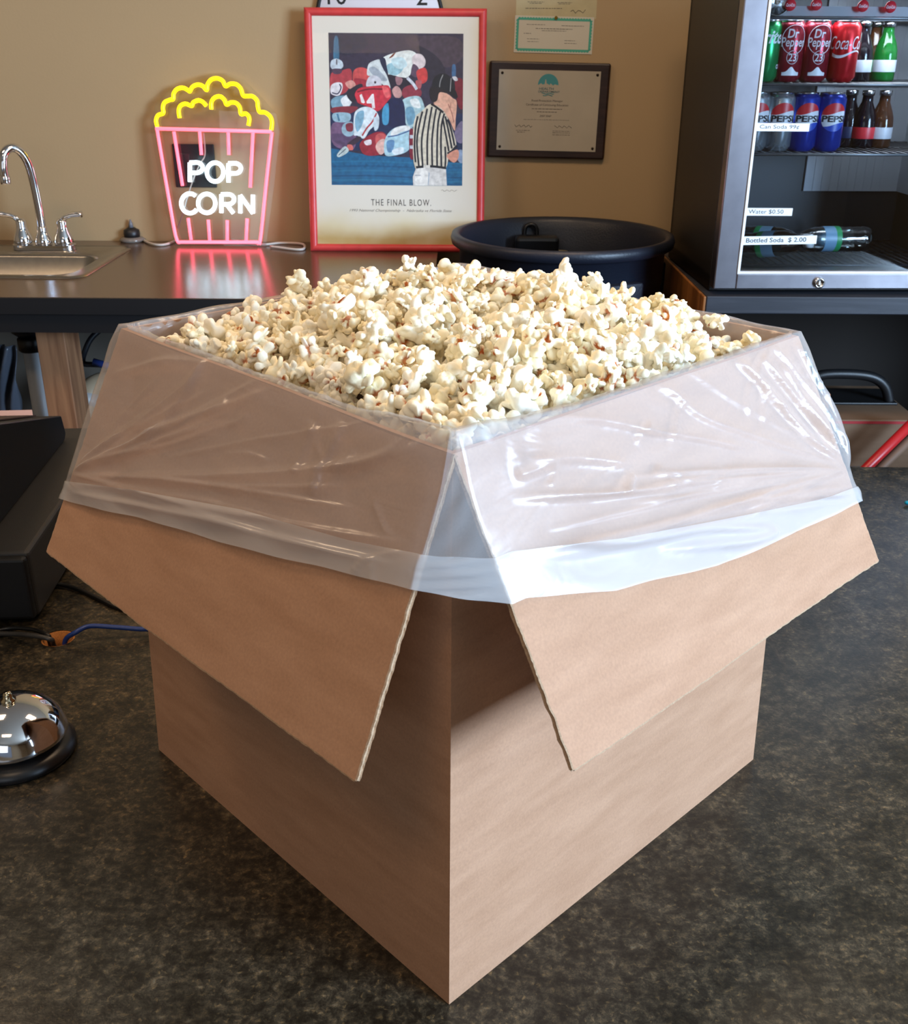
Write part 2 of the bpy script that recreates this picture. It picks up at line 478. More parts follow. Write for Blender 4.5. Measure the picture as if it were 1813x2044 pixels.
def wallpt(side, s, t, inset):
    a = Bc[side].lerp(Bc[(side + 1) % 4], s); b = Tc[side].lerp(Tc[(side + 1) % 4], s)
    p = a.lerp(b, t)
    e = (Bc[(side + 1) % 4] - Bc[side]).normalized(); out = Vector((e.y, -e.x, 0))
    bow = .004 * math.sin(PI * s) * math.sin(PI * t) + .0015 * math.sin(9 * s + side) * math.sin(7 * t)
    return p + out * (bow * min(1, 12 * s * (1 - s))) + (cen - Vector((p.x, p.y, 0))).normalized() * 0


def ringpts(t, inset):
    pts = []
    for side in range(4):
        for k in range(nseg): pts.append(wallpt(side, k / nseg, t, 0))
    if inset:
        c4 = offs([Bc[i].lerp(Tc[i], t) for i in range(4)], inset)
        o4 = [Bc[i].lerp(Tc[i], t) for i in range(4)]
        q = []
        for side in range(4):
            for k in range(nseg):
                s = k / nseg; d = (c4[side] - o4[side]).lerp(c4[(side + 1) % 4] - o4[(side + 1) % 4], s)
                q.append(pts[side * nseg + k] + d)
        pts = q
    return pts


vs = []; fs = []; n4 = 4 * nseg
seq = [ringpts(t / rows, 0) for t in range(rows + 1)] + [ringpts(1 - t / rows * .98, TH) for t in range(rows + 1)]
for rg in seq: vs += rg
for i in range(len(seq) - 1):
    for k in range(n4): fs.append((i * n4 + k, i * n4 + (k + 1) % n4, (i + 1) * n4 + (k + 1) % n4, (i + 1) * n4 + k))
fs.append(tuple(range(n4))[::-1]); fs.append(tuple((len(seq) - 1) * n4 + k for k in range(n4)))
mb.add(vs, fs, 0, False)
mb.build('box_body', CARD, bx)

PHI = [27, 27, 10, 8]
FLEN = [.217, .220, .21, .21]
SIDES = []
for k in range(4):
    A, B = Tc[k], Tc[(k + 1) % 4]
    e = (B - A).normalized(); ou = Vector((e.y, -e.x, 0)).normalized()
    ph = math.radians(PHI[k]); dn = ou * math.sin(ph) - Vector((0, 0, 1)) * math.cos(ph); nn = ou * math.cos(ph) + Vector((0, 0, 1)) * math.sin(ph)
    SIDES.append((A, B, e, (B - A).length, dn, nn, ou))
EXT = [(-.004, .448), (.014, .455), (-.002, .43), (.004, .43)]
EXT0 = [(0, .4352), (0.002, .4334), (.002, .43), (.004, .43)]
flap_names = ['front left flap of the box', 'front right flap of the box', 'rear right flap of the box', 'rear left flap of the box']
for k in range(4):
    A, B, e, ln, dn, nn, ou = SIDES[k]
    NS, ND = 120, 90
    rnd = np.random.RandomState(20 + k)
    jag = [np.convolve(rnd.normal(0, 1, ND + 9), np.ones(3) / 3, 'valid')[:ND + 1] * .0004 for _ in range(2)]
    jb = np.convolve(rnd.normal(0, 1, NS + 20), np.ones(9) / 9, 'valid')[:NS + 1] * .0006
    top = []; bot = []
    for j in range(ND + 1):
        v = j / ND
        for i in range(NS + 1):
            u = i / NS
            s0 = EXT0[k][0] + (EXT[k][0] - EXT0[k][0]) * v + jag[0][j] * min(1, 6 * v); s1 = EXT0[k][1] + (EXT[k][1] - EXT0[k][1]) * v + jag[1][j] * min(1, 6 * v)
            s = s0 + (s1 - s0) * u
            d = v * (FLEN[k] + jb[i])
            # small knocked corner
            bow = .0035 * math.sin(PI * u) * math.sin(PI * v * .9) + .002 * math.sin(5 * u + k) * v
            p = A + e * s + dn * d + nn * bow
            top.append(p); bot.append(p - nn * TH)
    W_ = NS + 1; fs = []
    nT = len(top)
    for j in range(ND):
        for i in range(NS):
            a = j * W_ + i; fs.append((a, a + 1, a + W_ + 1, a + W_)); fs.append((nT + a, nT + a + W_, nT + a + W_ + 1, nT + a + 1))
    mb = MB(); mb.add(top + bot, fs, 0, True)
    fl = mb.build('flap', CARD, bx, recalc=False)
    fl['label'] = flap_names[k]
    # cut edge: two paper skins with the fluted layer between them
    eb = MB()
    path = [j * W_ for j in range(ND + 1)], [j * W_ + NS for j in range(ND + 1)], [ND * W_ + i for i in range(NS + 1)]
    for pi_, idx in enumerate(path):
        outd = (-e, e, dn)[pi_]
        q = []
        for a in idx:
            for f_, dd in ((0, 0.0), (.12, .0009), (.3, .0002), (.7, .0001), (.88, .0010), (1, 0.0)):
                q.append(top[a].lerp(bot[a], f_) + outd * (dd + (rnd.rand() * .0006 if 0 < f_ < 1 else 0)))
        m_ = len(idx)
        eb.add(q, [(6 * a + c, 6 * a + c + 1, 6 * (a + 1) + c + 1, 6 * (a + 1) + c) for a in range(m_ - 1) for c in range(5)], 0, False)
    eb.build('cut_edge', CARD_EDGE, fl, recalc=False)

# ------------------------------------------------------------------ plastic liner bag
HEM_D = [[(0, .166), (.141, .140), (.333, .108), (.439, .088)], [(.013, .102), (.089, .126), (.202, .146), (.347, .158), (.455, .162)],
         [(0, .15), (.43, .15)], [(0, .15), (.43, .15)]]
HEM_U = [[(0, .149), (.128, .120), (.261, .093), (.373, .078), (.433, .066)], [(.013, .071), (.105, .093), (.25, .12), (.358, .139), (.455, .150)],
         [(0, .13), (.43, .13)], [(0, .13), (.43, .13)]]


def interp(tab, s):
    return float(np.interp(s, [a for a, b in tab], [b for a, b in tab]))


RIDGE_L = [[(-0.004, 0.145), (0.072, 0.1), (0.163, 0.047), (0.25, 0.003)], [(-0.001, 0.142), (0.103, 0.08), (0.204, 0.016), (0.234, -0.003)], [(0.004, 0.143), (0.188, 0.089), (0.327, 0.043), (0.431, 0.004)], [(0.0, 0.137), (0.093, 0.065), (0.157, 0.01)], [(0.016, 0.042), (0.089, 0.016), (0.167, 0.002)], [(0.017, 0.146), (0.198, 0.105), (0.32, 0.086), (0.427, 0.063)], [(0.013, 0.155), (0.205, 0.117), (0.337, 0.095), (0.425, 0.079)], [(0.338, 0.01), (0.33, 0.038), (0.332, 0.063)], [(0.306, 0.015), (0.303, 0.053)], [(0.15, -0.001), (0.141, 0.035), (0.108, 0.088)], [(0.404, 0.007), (0.377, 0.024), (0.332, 0.041)]]
RIDGE_R = [[(0.446, 0.13), (0.39, 0.084), (0.341, 0.023), (0.321, 0.003)], [(0.446, 0.13), (0.41, 0.079), (0.381, 0.04), (0.351, 0.005)], [(0.446, 0.128), (0.431, 0.075), (0.397, 0.025), (0.376, 0.003)], [(0.443, 0.125), (0.442, 0.072), (0.429, 0.032), (0.417, 0.006)], [(0.446, 0.13), (0.341, 0.08), (0.258, 0.039), (0.225, 0.011), (0.208, 0.005)], [(0.445, 0.131), (0.335, 0.106), (0.234, 0.084), (0.12, 0.062), (0.035, 0.041)], [(0.209, 0.003), (0.142, -0.007), (0.087, -0.005), (0.031, -0.011)], [(0.204, 0.038), (0.142, 0.015), (0.092, 0.005), (0.022, 0.007)], [(0.445, 0.147), (0.364, 0.129), (0.222, 0.107), (0.106, 0.091), (0.017, 0.072)], [(0.451, 0.161), (0.327, 0.134), (0.218, 0.114), (0.103, 0.096), (0.027, 0.08)], [(0.155, 0.049), (0.106, 0.032), (0.058, 0.023)], [(0.43, 0.108), (0.399, 0.053), (0.381, 0.017)], [(0.298, 0.074), (0.238, 0.05), (0.167, 0.025)], [(0.433, 0.151), (0.332, 0.127), (0.271, 0.122)], [(0.292, 0.141), (0.216, 0.118), (0.13, 0.101), (0.058, 0.08)], [(0.305, 0.145), (0.261, 0.142), (0.153, 0.114)], [(0.152, 0.056), (0.135, 0.066)], [(0.182, 0.056), (0.19, 0.078)], [(0.081, 0.029), (0.041, 0.029)]]


def ridge_field(S, D, ridges, seed, ka=1, kw=1):
    """height of the pulled folds above the flap, at flap coordinates S, D"""
    H = np.zeros_like(S); rnd = np.random.RandomState(seed)
    for rg in ridges:
        pts = np.array([(p[0], p[1]) for p in spline([(a, b, 0) for a, b in rg], 10)])
        best = np.full(S.shape, 9.0); tt = np.zeros_like(S); sg = np.zeros_like(S)
        amp = rnd.uniform(.0030, .0055) * ka; wd = rnd.uniform(.005, .010) * kw
        n = len(pts) - 1
        for i in range(n):
            ax, ay = pts[i]; bx_, by = pts[i + 1]; dx, dy = bx_ - ax, by - ay; l2 = dx * dx + dy * dy + 1e-12
            t = np.clip(((S - ax) * dx + (D - ay) * dy) / l2, 0, 1)
            qx, qy = S - ax - t * dx, D - ay - t * dy
            d = np.hypot(qx, qy); mk = d < best
            best = np.where(mk, d, best); tt = np.where(mk, (i + t) / n, tt); sg = np.where(mk, np.sign(dx * qy - dy * qx), sg)
        prof = np.where(sg > 0, np.exp(-best / wd), np.exp(-(best / (wd * .35)) ** 1.5))   # sharp on one side, soft on the other
        H += amp * prof * np.clip(np.sin(PI * np.clip(tt, 0, 1)) * 1.8, 0, 1) * (tt > 0) * (tt < 1)
    return H


def wob(S, D, seed, f=1.0):
    r_ = np.random.RandomState(seed); H = np.zeros_like(S)
    for _ in range(10):
        a = r_.uniform(0, 2 * PI); k = r_.uniform(15, 90) * f; H += np.sin(k * (S * math.cos(a) + D * math.sin(a) * 1.6) + r_.uniform(0, 6)) / k
    return H * .02


def film_grid(kind):
    """kind 'bag': whole sheet from inside the box over the rim to the hem; 'hem': the doubled band"""
    NSD, NC = 150, 44
    cols = []
    for k in range(4):
        for i in range(NSD): cols.append((k, i / (NSD - 1), None))
        for i in range(1, NC): cols.append((k, 1.0, i / NC))
    T = np.linspace(0, 1, 96) if kind == 'bag' else np.linspace(0, 1, 16)
    nc, nr = len(cols), len(T)
    P = np.zeros((nr, nc, 3))
    sidecols = {}
    for k in range(4):
        A, B, e, ln, dn, nn, ou = SIDES[k]
        s = np.linspace(0, 1, NSD); out = np.zeros((nr, NSD, 3))
        Dl = np.array([interp(HEM_D[k], x * ln) for x in s]); Du = np.array([interp(HEM_U[k], x * ln) for x in s])
        Dw = Dl + .0007 * np.sin(s * 13 + k) + .0003 * np.sin(s * 37)
        if kind == 'bag': D = T[:, None] * Dw[None]
        else: D = Du[None] + T[:, None] * (Dw - Du)[None] * 1.0
        # sheet reaches the flap's own side edges at each depth
        v = D / FLEN[k]
        s0 = EXT0[k][0] + (EXT[k][0] - EXT0[k][0]) * v - .0025 * np.clip(v * 8, 0, 1); s1 = EXT0[k][1] + (EXT[k][1] - EXT0[k][1]) * v + .0025 * np.clip(v * 8, 0, 1)
        S = s0 + (s1 - s0) * s[None]
        u = s[None] + 0 * D
        bow = .0035 * np.sin(PI * u) * np.sin(PI * v * .9) + .002 * np.sin(5 * u + k) * v
        H = bow + .0022 + np.abs(wob(S, D, 7 + k)) * np.clip(D * 60, 0, 1)
        if k < 2:
            rq = np.random.RandomState(40 + k); extra = []
            for _ in range(26):
                if rq.rand() < .6:      # pulls fanning out of the outer corner of the flap
                    c0 = (0.0, .14) if k == 0 else (.447, .13)
                    en = (rq.uniform(.08, .42), rq.uniform(-.005, .12)) if k == 0 else (rq.uniform(.02, .40), rq.uniform(-.005, .12))
                    f0 = rq.uniform(.02, .5)
                    p0 = (c0[0] + (en[0] - c0[0]) * f0, c0[1] + (en[1] - c0[1]) * f0)
                else:                   # short loose creases
                    p0 = (rq.uniform(.03, .42), rq.uniform(.0, .10)); an = rq.uniform(-1.3, 1.3); q = rq.uniform(.02, .06); en = (p0[0] + q * math.cos(an), p0[1] + q * math.sin(an))
                mid = ((p0[0] + en[0]) / 2 + rq.uniform(-.006, .006), (p0[1] + en[1]) / 2 + rq.uniform(-.006, .006))
                extra.append([p0, mid, en])
            H = H + ridge_field(S, D, extra, 90 + k, .45, .45)
            fade = np.clip(D / .012, 0, 1)
            H = H + ridge_field(S, D, RIDGE_L if k == 0 else RIDGE_R, 3 + k) * (.35 + .65 * fade)
        else: H = H + ridge_field(S, D, [[(.0, .02), (.2, .08), (.4, .13)], [(.1, .0), (.3, .05), (.42, .1)]], k)
        if kind == 'hem': H = H + .0013 + .0008 * np.sin(S * 60) * np.sin(T[:, None] * 5)
        # gentle drape past the hem at the bottom
        P_ = np.array(A)[None, None] + S[..., None] * np.array(e) + D[..., None] * np.array(dn) + H[..., None] * np.array(nn)
        # plastic stands proud above the rim at the front corner
        rim = np.exp(-(D / .022) ** 2)
        if k == 0: P_[..., 2] += .0105 * rim * np.exp(-((ln - S) / .075) ** 2)
        if k == 1: P_[..., 2] += .0105 * rim * np.exp(-((S) / .075) ** 2)
        P_[..., 2] += (.0036 + .0010 * np.sin(S * 70 + k) * np.sin(S * 23)) * rim
        sidecols[k] = P_
    c = 0
    for k in range(4):
        P[:, c:c + NSD] = sidecols[k]; c += NSD
        a = sidecols[k][:, -1]; b = sidecols[(k + 1) % 4][:, 0]
        ow = (np.array(SIDES[k][6]) + np.array(SIDES[(k + 1) % 4][6])) / 2
        for i in range(1, NC):
            t = i / NC
            q = a * (1 - t) + b * t
            Tn = T[:, None]
            span = np.linalg.norm(b - a, axis=1)[:, None]
            q = q + ow[None] * (.045 * span * math.sin(PI * t)) + ow[None] * (.0012 * np.sin(Tn * 22 + 9 * t) * math.sin(PI * t) * np.clip(span * 20, 0, 1))
            P[:, c] = q; c += 1
    if kind == 'bag':
        # inside the box: down the inner faces of the walls, below the popcorn
        rim = P[0]
        n_in = 30
        inn = np.zeros((n_in, nc, 3))
        ctr = np.array([.003, .325])
        for r_ in range(n_in):
            t = ((n_in - r_) / n_in) if r_ < n_in - 1 else .002         # 1 deepest .. towards 0 rim
            z = RZ - .16 * t
            q = rim.copy()
            ins = .012 if t > .05 else .006
            dxy = q[:, :2] - ctr; ll = np.linalg.norm(dxy, axis=1)[:, None]
            ins_c = (.0095 + .012 * np.abs(np.sin(np.arange(nc) * .11)) ** 6 * t)[:, None]
            # inset measured from the walls
            inn[r_, :, :2] = q[:, :2] - dxy / ll * (ins_c * min(1, .75 + t * 6))
            inn[r_, :, 2] = z + (rim[:, 2] - RZ) * (1 - t) ** 2 + .0
            wv = .0012 * np.sin(np.arange(nc) * .35 + 3 * t) + .0008 * np.sin(np.arange(nc) * .9 + 14 * t)
            inn[r_, :, :2] -= dxy / ll * np.abs(wv)[:, None]
        P = np.concatenate([inn, P], axis=0); nr = P.shape[0]
    vs = P.reshape(-1, 3)
    fs = []
    for r_ in range(nr - 1):
        for c in range(nc):
            c2 = (c + 1) % nc
            fs.append((r_ * nc + c, (r_ + 1) * nc + c, (r_ + 1) * nc + c2, r_ * nc + c2))
    return vs.tolist(), fs


v_, f_ = film_grid('bag')
liner = MB().add(v_, f_, 0, True).build('plastic_liner', FILM, recalc=False)
tag(liner, 'clear white plastic liner bag folded down over the rim and flaps of the cardboard box', 'plastic bag')
v_, f_ = film_grid('hem')
h = MB().add(v_, f_, 0, True).build('hem', HEM, liner, recalc=False); h['label'] = 'whiter doubled hem band of the bag'


# ------------------------------------------------------------------ popcorn
def ico(sub):
    bm = bmesh.new(); bmesh.ops.create_icosphere(bm, subdivisions=sub, radius=1)
    v = np.array([tuple(x.co) for x in bm.verts]); f = np.array([[y.index for y in x.verts] for x in bm.faces]); bm.free()
    return v, f


def snoise(P, rs, freq, n=7):
    h = np.zeros(len(P))
    for _ in range(n):
        k = rs.normal(0, 1, 3); k = k / np.linalg.norm(k) * freq * rs.uniform(.6, 1.5)
        h += np.sin(P @ k + rs.uniform(0, 6.28))
    return h / n


def kernel(seed, sub):
    """one popped piece, about 1 unit across: clusters of rounded lobes with creases between, and a brown hull patch"""
    rs = np.random.RandomState(seed); d, f = ico(sub)
    V = []; F = []; HU = []; off = 0
    ncl = rs.choice([2, 2, 3, 3])
    main = rs.normal(0, 1, 3); main /= np.linalg.norm(main)
    for c in range(ncl):
        cc = np.zeros(3) if c == 0 else rs.normal(0, 1, 3)
        if c: cc = cc / np.linalg.norm(cc) * rs.uniform(.24, .38)
        kk = 1 if c == 0 else rs.uniform(.65, .9)
        base = .13 * kk
        nl = rs.randint(8, 14)
        R = np.full(len(d), base); own = np.full(len(d), -1)
        for j in range(nl):
            u = rs.normal(0, 1, 3); u /= np.linalg.norm(u)
            dist = rs.uniform(.12, .24) * kk; rad_ = rs.uniform(.09, .15) * kk
            q = u * dist; ax = rs.normal(0, 1, 3); ax -= u * (ax @ u) * .6; ax /= np.linalg.norm(ax); sq = rs.uniform(.0, 1.7)
            dd = d + ax[None] * (d @ ax)[:, None] * sq; qq = q + ax * (q @ ax) * sq
            A = (dd * dd).sum(1); Bq = -2 * dd @ qq; C = qq @ qq - rad_ * rad_
            disc = Bq * Bq - 4 * A * C
            t = np.where(disc > 0, (-Bq + np.sqrt(np.maximum(disc, 0))) / (2 * A), 0)
            own = np.where(t > R, j, own); R = np.maximum(R, t)
        R = R * (1 + .09 * snoise(d, rs, 7) + .10 * np.abs(snoise(d, rs, 13)) + .02 * snoise(d, rs, 30))
        v = d * R[:, None] + cc
        hu = np.zeros(len(d))
        if c == 0 and rs.rand() < .8:
            ang = d @ main; m_ = np.clip((ang - .74) / .12, 0, 1)
            ns = snoise(d, rs, 9)
            hu = np.clip((m_ * (1.2 + 2.2 * ns) - .45) * 2.5, 0, 1)
            v = v * (1 - .30 * m_ * np.clip(hu + .2, 0, 1))[:, None]
        elif rs.rand() < .35:
            cre = np.clip((base * 1.25 - R) / (.15 * base), 0, 1); hu = np.clip((cre * (1 + 2 * snoise(d, rs, 5)) - .5) * 2, 0, .9)
        V.append(v); F.append(f + off); HU.append(hu); off += len(d)
    V = np.concatenate(V); F = np.concatenate(F); HU = np.concatenate(HU)
    V -= V.mean(0); V /= np.percentile(np.linalg.norm(V, axis=1), 97) * 2
    return V, F, HU


NV = 22
KH = [kernel(100 + i, 4) for i in range(NV)]
KL = [kernel(100 + i, 3) for i in range(NV)]
MESH = []
for i in range(NV):
    v, f, hu = KH[i]
    me = bpy.data.meshes.new('popcorn_piece'); me.from_pydata((v * .026).tolist(), [], f.tolist())
    a = me.attributes.new('hull', 'FLOAT', 'POINT'); a.data.foreach_set('value', hu.astype(np.float32))
    rs = np.random.RandomState(i); a = me.attributes.new('tone', 'FLOAT', 'POINT')
    a.data.foreach_set('value', np.clip(rs.uniform(.3, .9) + .25 * snoise(v, rs, 9), 0, 1).astype(np.float32))
    me.polygons.foreach_set('use_smooth', [True] * len(f)); me.materials.append(POP)
    MESH.append(me)

# heap surface
XA = (R1 - F1).normalized(); YA = (L1 - F1).normalized()   # box axes
LA, LB = (R1 - F1).length, (L1 - F1).length


def to_xy(a, b):
    """a, b in 0..1 across the opening (bilinear over the rim quad F,R,B,L)"""
    p = (F1 * (1 - a) * (1 - b) + R1 * a * (1 - b) + B1 * a * b + L1 * (1 - a) * b)
    return p.x, p.y


def heap(a, b):
    """heap height above the rim"""
    ua, ub = 2 * a - 1, 2 * b - 1
    e = max(abs(ua), abs(ub))
    dome = (1 - ua * ua) * (1 - ub * ub)
    h_ = -.026 + .053 * dome ** .45
    # low in the left, right and rear corners, fuller at the front corner
    h_ += .014 * math.exp(-((a) ** 2 + (b) ** 2) / .05) - .022 * math.exp(-((a) ** 2 + (1 - b) ** 2) / .03) - .012 * math.exp(-((1 - a) ** 2 + b * b) / .03) - .02 * math.exp(-((1 - a) ** 2 + (1 - b) ** 2) / .05)
    h_ += .006 * math.sin(11 * a + 2) * math.sin(9 * b + 1) + .004 * math.sin(23 * a) * math.sin(19 * b + 2)
    return h_


rs = np.random.RandomState(11)
pos = []; rad = []; dep = []
cell = {}


def tryput(p, r, k=.80):
    key = tuple((np.array(p) // .030).astype(int))
    for dx in (-1, 0, 1):
        for dy in (-1, 0, 1):
            for dz in (-1, 0, 1):
                for j in cell.get((key[0] + dx, key[1] + dy, key[2] + dz), ()):
                    if np.linalg.norm(np.array(pos[j]) - p) < k * (rad[j] + r): return False
    cell.setdefault(key, []).append(len(pos)); pos.append(tuple(p)); rad.append(r); return True


for layer, (ntry, dz) in enumerate(((9000, .0), (12000, -.012), (12000, -.024), (7000, -.036))):
    for _ in range(ntry):
        a, b = rs.rand(2)
        r = rs.choice([.0115, .0138, .0156, .0175], p=[.12, .3, .36, .22])
        x, y = to_xy(a, b)
        z = RZ + heap(a, b) + dz + rs.uniform(-.006, .006)
        # keep inside the liner when below the rim
        mrg = (r * .75 + .011) / LA
        if z < RZ + .01 and (a < mrg or b < mrg or a > 1 - mrg or b > 1 - mrg): continue
        if tryput(np.array((x, y, z)), r, .76 if layer == 0 else .66): dep.append(layer)
# a few stray pieces sitting proud on the heap's crest
for px, py, yy in ((825, 532, .50), (858, 548, .50), (600, 566, .44), (1128, 548, .52), (1350, 612, .44), (1195, 566, .47), (1430, 640, .42), (1500, 690, .37), (345, 684, .26), (388, 672, .28), (735, 560, .47), (935, 560, .5)):
    best = None
    for q_ in np.linspace(.05, .60, 80):
        p = ony(px, py, q_)
        A_ = np.array([[R1.x - F1.x, L1.x - F1.x], [R1.y - F1.y, L1.y - F1.y]]); ab = np.linalg.solve(A_, [p.x - F1.x, p.y - F1.y])
        if ab.min() < .04 or ab.max() > .96: continue
        g_ = p.z - (RZ + heap(*ab) + .012)
        if best is None or g_ < best[0]: best = (g_, p)
        if g_ < .004: break
    p = best[1]
    pos.append((p.x, p.y, p.z)); rad.append(.0125); dep.append(0)
nproud = 12
pos = np.array(pos); rad = np.array(rad); dep = np.array(dep)
N = len(pos)
print('popcorn pieces', N)
dist = np.linalg.norm(pos - np.array(CAM), axis=1)
score = rad / dist * np.where(dep == 0, 1.0, .3)
score[N - nproud:] = 9
order = np.argsort(-score)
single = set(order[:300].tolist())
tones = rs.uniform(0, 1, N)
var = rs.randint(0, NV, N)


def rotm():
    q = rs.normal(0, 1, 4); q /= np.linalg.norm(q); w_, x, y, z = q
    return np.array([[1 - 2 * (y * y + z * z), 2 * (x * y - z * w_), 2 * (x * z + y * w_)], [2 * (x * y + z * w_), 1 - 2 * (x * x + z * z), 2 * (y * z - x * w_)], [2 * (x * z - y * w_), 2 * (y * z + x * w_), 1 - 2 * (x * x + y * y)]])


bulkV = []; bulkF = []; bulkH = []; bulkT = []; off = 0
proto = bpy.data.objects.new('popcorn_piece', MESH[0])
first = True
where = lambda p: ('near the front corner of the box' if p[1] < .17 else 'by the left rim of the box' if p[0] < -.13 else 'by the right rim of the box' if p[0] > .14 else 'toward the back of the heap' if p[1] > .42 else 'in the middle of the heap')
for i in range(N):
    Rm = rotm(); sc = np.array([rs.uniform(.85, 1.2), rs.uniform(.85, 1.15), rs.uniform(.8, 1.1)])
    if i in single:
        o = proto if first else proto.copy()
        first = False
        o.data = MESH[var[i]]
        M = Matrix([list(r_) for r_ in Rm]).to_4x4(); k = rad[i] * 2.25 / .026
        o.matrix_world = Matrix.Translation(pos[i].tolist()) @ M @ Matrix.Diagonal((*(sc * k), 1))
        COL.objects.link(o)
        hashull = KH[var[i]][2].max() > .5
        if i >= N - nproud and i == N - nproud:
            tag(o, 'white popcorn piece sticking up highest at the back edge of the heap', 'popcorn', 'popcorn heaped in the cardboard box')
        else:
            big = 'large' if rad[i] > .0125 else 'small'
            tag(o, ('%s white popcorn piece with a brown hull spot, ' if hashull else '%s all-white fluffy popcorn piece, ') % big + where(pos[i]), 'popcorn', 'popcorn heaped in the cardboard box')
    else:
        v, f, hu = KL[var[i]]
        vv = (v * sc) @ Rm.T * (rad[i] * 2.25) + pos[i]
        bulkV.append(vv); bulkF.append(f + off); bulkH.append(hu); off += len(v)
        r_ = np.random.RandomState(i); bulkT.append(np.clip(r_.uniform(.2, .85) + .2 * snoise(v, r_, 9), 0, 1))
V = np.concatenate(bulkV); F = np.concatenate(bulkF)
me = bpy.data.meshes.new('popcorn_heap')
me.vertices.add(len(V)); me.vertices.foreach_set('co', V.astype(np.float32).ravel())
me.loops.add(len(F) * 3); me.loops.foreach_set('vertex_index', F.astype(np.int32).ravel())
me.polygons.add(len(F)); me.polygons.foreach_set('loop_start', np.arange(0, len(F) * 3, 3, dtype=np.int32))
me.update(calc_edges=True)
me.polygons.foreach_set('use_smooth', np.ones(len(F), dtype=bool))
a = me.attributes.new('hull', 'FLOAT', 'POINT'); a.data.foreach_set('value', np.concatenate(bulkH).astype(np.float32))
a = me.attributes.new('tone', 'FLOAT', 'POINT'); a.data.foreach_set('value', np.concatenate(bulkT).astype(np.float32))
me.materials.append(POP)
hp = bpy.data.objects.new('popcorn_heap', me); COL.objects.link(hp)
tag(hp, 'mass of smaller and buried popcorn filling the box between the nearer pieces', 'popcorn', kind='stuff')

# ------------------------------------------------------------------ service bell
bl = thing('service_bell', 'chrome call bell on a black round base at the counter edge', 'bell', (-.469, .322, 0))
MB().lathe([(.0, .0), (.058, 0), (.0605, .003), (.060, .008), (.054, .014), (.040, .019), (.02, .021), (0, .021)], 64).build('bell_base', mat('bell_base_black', (20, 20, 22), .35), bl)
MB().lathe([(.0535, .0235), (.0545, .025), (.0535, .028), (.052, .034), (.048, .044), (.040, .053), (.029, .060), (.016, .064), (.007, .0655), (0, .0658)], 64).build('dome', CHROME, bl)
MB().lathe([(.0075, .0648), (.0078, .068), (.0052, .0695), (.0048, .074), (.0035, .0765), (0, .077)], 24).build('plunger', mat('brass_chrome', (205, 190, 160), .15, 1.0), bl)

# ------------------------------------------------------------------ cables on the counter
def cable(name, pts, r, m, label, group=None):
    o = MB().tube(spline(pts, 10), r, 12).build(name, m)
    return tag(o, label, 'cable', group)


hz = HOLE
p1 = onz(0, 1265, .004); p2 = onz(60, 1268, .012)
cable('power_cable', [p1 + Vector((-.12, .0, .0)), p1, p2, onz(100, 1276, .010), (hz.x - .004, hz.y - .008, -.004), (hz.x, hz.y - .006, -.03)], .0032, mat('grey_cable', (58, 56, 54), .35), 'dark grey cable running from the left edge into the round counter hole')
cable('network_cable', [(hz.x + .010, hz.y - .010, -.03), (hz.x + .013, hz.y - .010, .002), onz(152, 1262, .016), onz(180, 1250, .018), onz(230, 1252, .014), onz(290, 1256, .010), onz(340, 1252, .0035)], .0032, mat('blue_cable', (28, 58, 128), .4), 'blue network cable rising from the counter hole and passing behind the cardboard box')
cable('black_cable', [onz(60, 1168, .01), onz(112, 1166, .006), onz(150, 1174, .004), onz(190, 1192, .0035), onz(235, 1213, .0035), onz(290, 1225, .0035)], .0032, mat('black_cable', (12, 12, 12), .4), 'black cable on the counter between the cash drawer and the cardboard box')
cable('black_cable', [onz(-60, 1300, .004), onz(0, 1258, .004), onz(60, 1256, .006), onz(95, 1268, .006), (hz.x - .012, hz.y, -.004), (hz.x - .010, hz.y, -.03)], .0028, MATS['black_cable'], 'thin black cord under the cash drawer edge going into the counter hole')

# ------------------------------------------------------------------ cash drawer and terminal
dr = thing('cash_drawer', 'black metal cash drawer box at the left end of the counter', 'cash drawer', (-.548, .592, 0), math.radians(4.2))
mb = MB(); mb.box(-.44, 0, .012, .50, .006, .102); mb.build('drawer_case', mat('drawer_black', (46, 45, 44), .45, bump=(900, .25)), dr, bevel=.006, seg=3)
mb = MB(); mb.box(-.44, -.002, 0, .013, .008, .098); mb.build('drawer_front', mat('drawer_front_black', (14, 14, 15), .5), dr, bevel=.005, seg=3)
mb = MB()
for x in (-.42, -.03):
    for y in (.03, .46): mb.lathe([(.01, 0), (.01, .007)], 16, Matrix.Translation((x, y, 0)))
mb.build('rubber_foot', BLACKP, dr)
# wedge shaped terminal on the drawer
tm = thing('register_terminal', 'black wedge shaped register terminal lying on the cash drawer', 'cash register', (-.645, 1.02, .1025), math.radians(4.5))
Mx = Matrix(((0, 0, 1, 0), (1, 0, 0, 0), (0, 1, 0, 0), (0, 0, 0, 1)))   # profile in y,z extruded along x
prof = [(-.47, 0), (.0, 0), (.012, .010), (.002, .042), (-.47, .182)]
mb = MB(); mb.prism(prof, -.40, Mx)
mb.build('terminal_body', mat('terminal_black', (15, 17, 21), .45), tm, bevel=.003)
mb = MB(); mb.prism([(-.44, .1745), (-.03, .0525), (-.03, .0545), (-.44, .1765)], -.34, Matrix.Translation((-.03, 0, 0)) @ Mx)
mb.build('terminal_lit_top', mat('lit_top_brown', (74, 60, 58), .4), tm)  # thin sheet over the black top, browned to imitate the light on it
rc = thing('receipt_strip', 'pink and white paper strip lying on top of the register terminal', 'paper', (0, 0, 0))
